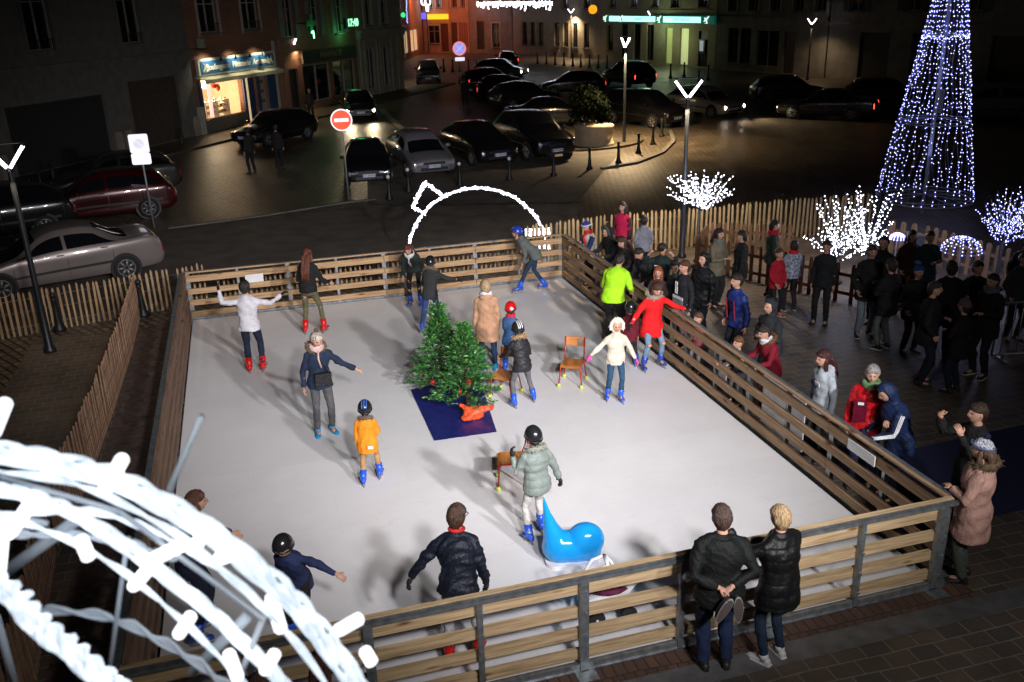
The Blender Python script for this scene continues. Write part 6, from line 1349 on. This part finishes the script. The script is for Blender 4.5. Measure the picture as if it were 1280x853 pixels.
person('boy in a burgundy jacket with white lined furry hood leaning on the right barrier', (XR+.25, 4.35), 1.48, 268, 0, lean=16, armL='rail', armR='rail', top=(.20, .008, .022), bulk=1.12, tlen=.14, pants=(.05, .01, .015), hair=(.025, .015, .012), hooddown=1, fur=(.16, .07, .03), group=SG, nod=10, scarf=(.7, .68, .72))
person('person in a black hood right behind the burgundy jacket', (XR+.62, 4.95), 1.62, 262, 0, lean=6, armL='fold', armR='fold', top=(.022, .027, .032), bulk=1.2, pants=blk, hood=1, hair=(.03, .03, .03), group=SG)
inf = person('man in a shiny blue jacket with red piping, dark hair, looking left', (1.0, 6.05), 1.72, 262, 0, lean=6, armL='relaxed', armR='relaxed', top=(.015, .03, .16), rough=.45, bulk=1.06, pants=(.012, .014, .02), hair=(.02, .012, .01), group=SG)
for s in (-1, 1): chest_box(inf, 'red_piping', s*.10, .22, .012, .35, cloth((.4, .02, .02)))
person('woman in a grey beige coat with dark curly hair by the brown fence', F(893, 384, 0), 1.66, 150, 0, armL='fold', armR='fold', top=(.16, .14, .10), bulk=1.15, tlen=.18, pants=(.014, .014, .014), hair=(.03, .012, .012), hlen=.05, scarf=(.15, .17, .14), group=SG)
person('person with black hair and black clothes in front of the grey beige coat', F(922, 385, 0), 1.62, 290, 0, armL='down', armR='down', top=(.012, .012, .014), bulk=1.15, tlen=.2, pants=blk, hair=(.02, .014, .014), group=SG)
person('person in a dark green jacket and red collar by the brown fence', F(960, 372, 0), 1.66, 110, 0, armL='down', armR='down', top=(.02, .035, .025), pants=blk, hair=(.015, .012, .012), scarf=(.5, .015, .03), group=SG)
person('girl in a red jacket, dark leggings and red shoes', F(967, 396, 0), 1.40, 172, 0, armL=((.2, .1, -1), (-.3, .6, -.7)), armR=((.2, .1, -1), (-.2, .6, -.7)), top=(.40, .012, .03), pants=(.014, .016, .02), pw=.85, hair=(.08, .045, .03), shoe=('trainer', (.4, .02, .02)), group=SG)
pat = mat('patterned_fabric', (.30, .34, .45), .8, 0, .85, 22)
inf = person('girl in a blue and white patterned jacket, seen from behind', F(986, 388, 0), 1.45, 10, 0, armL='down', armR='fold', top=(.30, .34, .45), tlen=.06, bulk=1.1, pants=(.03, .02, .025), hair=(.03, .02, .02), hooddown=0, scarf=(.6, .03, .03), shoe=('trainer', (.02, .02, .02)), group=SG)
for ch in inf['root'].children:
    if ch.name.startswith('jacket'): ch.data.materials[0] = pat
person('boy in black with a pale face standing before the brightest lit tree', F(1024, 405, 0), 1.66, 225, 0, armL='down', armR='down', top=(.012, .016, .02), pants=(.012, .013, .016), hair=(.02, .015, .015), shoe=('shoe', (.01, .01, .01)), group=SG)
# --- nearer on the right
inf = person('girl with long dark hair in a pale grey printed hoodie behind the right barrier', (XR+.14, 2.85), 1.62, 272, 0, lean=4, armL='relaxed', armR='down', top=(.42, .46, .50), bulk=1.08, tlen=.12, pants=(.03, .03, .035), hair=(.06, .012, .012), hlen=.20, hooddown=1, group=SG, nod=6)
dn = cloth((.03, .05, .12)); chest_box(inf, 'print', .05, .33, .07, .07, dn); chest_box(inf, 'print', -.06, .34, .10, .05, M_white)
r_ = inf['root']
text_mesh('lettering', 'XVI', .085, dn, r_, tuple(inf['P']+np.array([-.02, .168, .255])), (R(90), 0, R(180)), .003)
inf = person('man with grey hair, green neckerchief and shiny red jacket', (XR+.22, 2.05), 1.72, 215, 0, lean=3, armL='rail', armR='down', top=(.52, .012, .02), rough=.25, bulk=1.1, pants=(.015, .02, .05), hair=(.32, .30, .28), scarf=(.12, .22, .10), group=SG, nod=6)
chest_box(inf, 'dark_red_panel', .10, .22, .16, .30, cloth((.12, .005, .02), .4)); chest_box(inf, 'white_patch', .10, .33, .07, .035, M_white, dy=.008)
hb = MB(); hb.tube([inf['HC']+inf['HM']@np.array([s*.07, .075-.02*abs(s), .075]) for s in (-1, -.6, .6, 1)], .008, 6)
for s in (-1, 1): hb.ell(inf['HC']+inf['HM']@np.array([s*.035, .088, .07]), (.026, .008, .018), 10, 6)
hb.build('sunglasses', mat('grey_lens', (.3, .3, .3), .1, .3), inf['root'], True)
inf = person('person in a dark blue hooded coat with three white stripes on the sleeve', (XR+.34, 1.62), 1.66, 285, 0, lean=18, armL='rail', armR=((.3, .35, -.9), (-.1, .9, -.35)), top=(.010, .022, .075), bulk=1.18, tlen=.18, rough=.6, pants=(.012, .014, .03), hood=1, hair=(.02, .02, .02), group=SG, nod=24, glove=(.015, .015, .03))
stripes(inf, 1); stripes(inf, 0)
chest_box(inf, 'small_crest', -.08, .28, .04, .06, cloth((.5, .06, .04)))
inf = person('woman in a long pale pink parka and bobble hat at the front right corner', (.36, -.02), 1.70, 318, 0, armL='fold', armR='pocket', top=(.50, .29, .24), tlen=.34, skirt=.1, bulk=1.22, rough=.75, pants=(.07, .085, .07), pw=1.0, hair=(.14, .08, .05), hlen=.05, hat=('beanie', (.55, .58, .68), (.012, .015, .05), (.08, .10, .2)), hooddown=1, fur=(.13, .09, .05), group=SG, shoe=('shoe', (.012, .012, .012)))
person('dark haired man in black taking a photo behind the pink parka', (.85, .6), 1.76, 285, 0, armL=((.5, .7, -.3), (-.35, .35, .9)), armR=((.5, .7, -.3), (-.35, .35, .9)), top=(.012, .012, .014), bulk=1.05, pants=(.012, .014, .025), hair=(.04, .02, .012), group=SG)
# --- in front of the front barrier
inf = person('broad man in a black coat with hands behind his back holding a pair of shoes', F(893, 834, 0), 1.76, 12, 0, lean=3, armL='back', armR='back', top=(.005, .006, .006), tlen=.16, bulk=1.2, rough=.7, pants=(.012, .022, .06), pw=1.12, hair=(.07, .04, .03), group=SG, nod=10, shoe=('shoe', (.015, .015, .015)))
M_ = Matrix.Translation(inf['root'].location)@Matrix.Rotation(inf['root'].rotation_euler.z, 4, 'Z'); hc = M_@Vector(inf['arms'][1][2]+np.array([-.05, -.12, -.02]))
t = empty('held_shoes', hc, inf['root'].rotation_euler.z, 'pair of worn dark shoes held soles outward behind the broad man in black', 'shoes')
for s, an in ((-1, 28), (1, -4)):
    mb = MB(); n = 20; pts = []
    for i in range(n): a = i*2*math.pi/n; pts.append((.042*math.cos(a)*(1+.15*math.sin(a)), .135*math.sin(a)))
    M3 = roty(R(an)); off_ = np.array([s*.065, -.03, -.12])
    for (y0, y1, sc_, m_, nm) in ((-.012, 0, 1.03, cloth((.35, .33, .31)), 'sole_edge'), (-.016, -.0125, .95, mat('shoe_sole', (.07, .055, .05), .8), 'sole'), (.0, .06, .9, cloth((.03, .03, .03)), 'upper')):
        b = MB(); b.prism([(x*sc_, z*sc_) for x, z in pts], y0, y1); v = [q@M3.T+off_ for q in b.v]; b.v = v; b.build(nm, m_, t)
inf = person('woman with short blond hair in a black quilted coat photographing with a phone', F(964, 824, 0), 1.69, 345, 0, lean=4, armL=((.45, .75, -.35), (.0, .6, .8)), armR='fold', top=(.006, .006, .006), tlen=.22, bulk=1.22, puff=26, rough=.5, pants=(.012, .025, .05), pw=.85, hair=(.40, .27, .14), group=SG, shoe=('trainer', (.6, .6, .6)), hlen=0)
held(inf, 0, label='black phone held up by the woman with short blond hair')
person('person with red brown hair and dark jacket half hidden by the near ornament', HD(402, 830, 1.62), 1.62, 20, 0, armL='fold', armR='fold', top=(.02, .025, .04), pants=blk, hair=(.09, .025, .015), hlen=.1, scarf=(.3, .3, .34), group=SG)
person('person in a dark coat at the bottom edge left of the red brown hair', HD(322, 862, 1.66), 1.66, 30, 0, armL='fold', armR='fold', top=(.03, .02, .025), pants=blk, hair=(.10, .05, .04), group=SG)
# --- the dark crowd right of the fence
CR = [(1078, 420, 1.74, 200, (.012, .013, .015), (.22, .26, .32), 'man in a black coat and pale jeans with his hands together', {}, 'trainer'),
 (1093, 405, 1.72, 230, (.012, .012, .014), blk, 'person in a black hood right behind the man with pale jeans', dict(hood=1), 'shoe'),
 (1102, 436, 1.66, 350, (.012, .012, .013), (.14, .15, .16), 'person in a black coat and light grey trousers seen from behind', {}, 'trainer'),
 (1128, 385, 1.6, 190, (.05, .012, .012), blk, 'dark haired girl in deep red between the lit tree and the crowd', dict(hlen=.1), 'shoe'),
 (1150, 388, 1.62, 200, (.02, .04, .05), blk, 'dark haired person in petrol blue behind the blue hat', {}, 'shoe'),
 (1134, 440, 1.60, 185, (.014, .014, .016), blk, 'child with a bright blue knitted hat in the dark crowd', dict(hat=('beanie', (.02, .10, .35), (.05, .2, .5))), 'shoe'),
 (1150, 480, 1.74, 130, (.010, .010, .012), (.012, .016, .03), 'man in profile facing right in the middle of the dark crowd', {}, 'shoe'),
 (1172, 455, 1.82, 20, (.008, .008, .01), (.008, .008, .01), 'tall person in black seen from behind in the dark crowd', dict(bulk=1.2), 'shoe'),
 (1190, 490, 1.55, 340, (.010, .010, .012), (.012, .018, .035), 'person with a dull pink hat in the dark crowd', dict(hat=('beanie', (.18, .10, .11), (.15, .1, .1))), 'shoe'),
 (1222, 470, 1.76, 260, (.010, .012, .015), (.014, .014, .016), 'man in profile with a grey scarf at the right of the dark crowd', dict(scarf=(.14, .15, .18)), 'trainer'),
 (1205, 440, 1.66, 190, (.012, .012, .012), blk, 'person in black just left of the man with the grey scarf', {}, 'shoe'),
 (1268, 405, 1.7, 210, (.03, .03, .032), blk, 'person with a dark grey hood behind the crowd barrier', dict(hood=1), 'shoe'),
 (1290, 430, 1.68, 200, (.05, .05, .04), blk, 'fair haired person cut by the right edge of the photo', dict(hair=(.16, .11, .07), hlen=.1), 'shoe'),
 (1262, 425, 1.64, 190, (.04, .045, .055), blk, 'person with dark hair by the bluish lit trees', {}, 'shoe')]
for px, py, h_, fc, tc2, pc2, lb_, kw, sk_ in CR:
    a_ = dict(hair=(.03, .02, .016), armL='fold' if fc % 3 else 'pocket', armR='pocket', bulk=1.12, tlen=.22); a_.update(kw)
    person(lb_, F(px, py, 0), h_, fc, 0, top=tc2, pants=pc2, shoe=(sk_, (.015, .015, .02)), group='dark crowd to the right of the rink', **a_)
# --- far pedestrians
for px, py, h_, fc, lb_ in [(316, 217, 1.72, 330, 'dark figure walking near the bakery, left one of two'), (350, 212, 1.72, 20, 'dark figure walking near the bakery, right one of two'), (582, 134, 1.7, 20, 'dark figure standing by the parked trio'), (390, 150, 1.7, 200, 'dark figure on the pavement below the green clock')]:
    person(lb_, F(px, py, 0), h_, fc, 0, top=(.012, .012, .014), pants=(.01, .012, .016), hair=(.02, .02, .02), group='distant walkers', vox=.03)
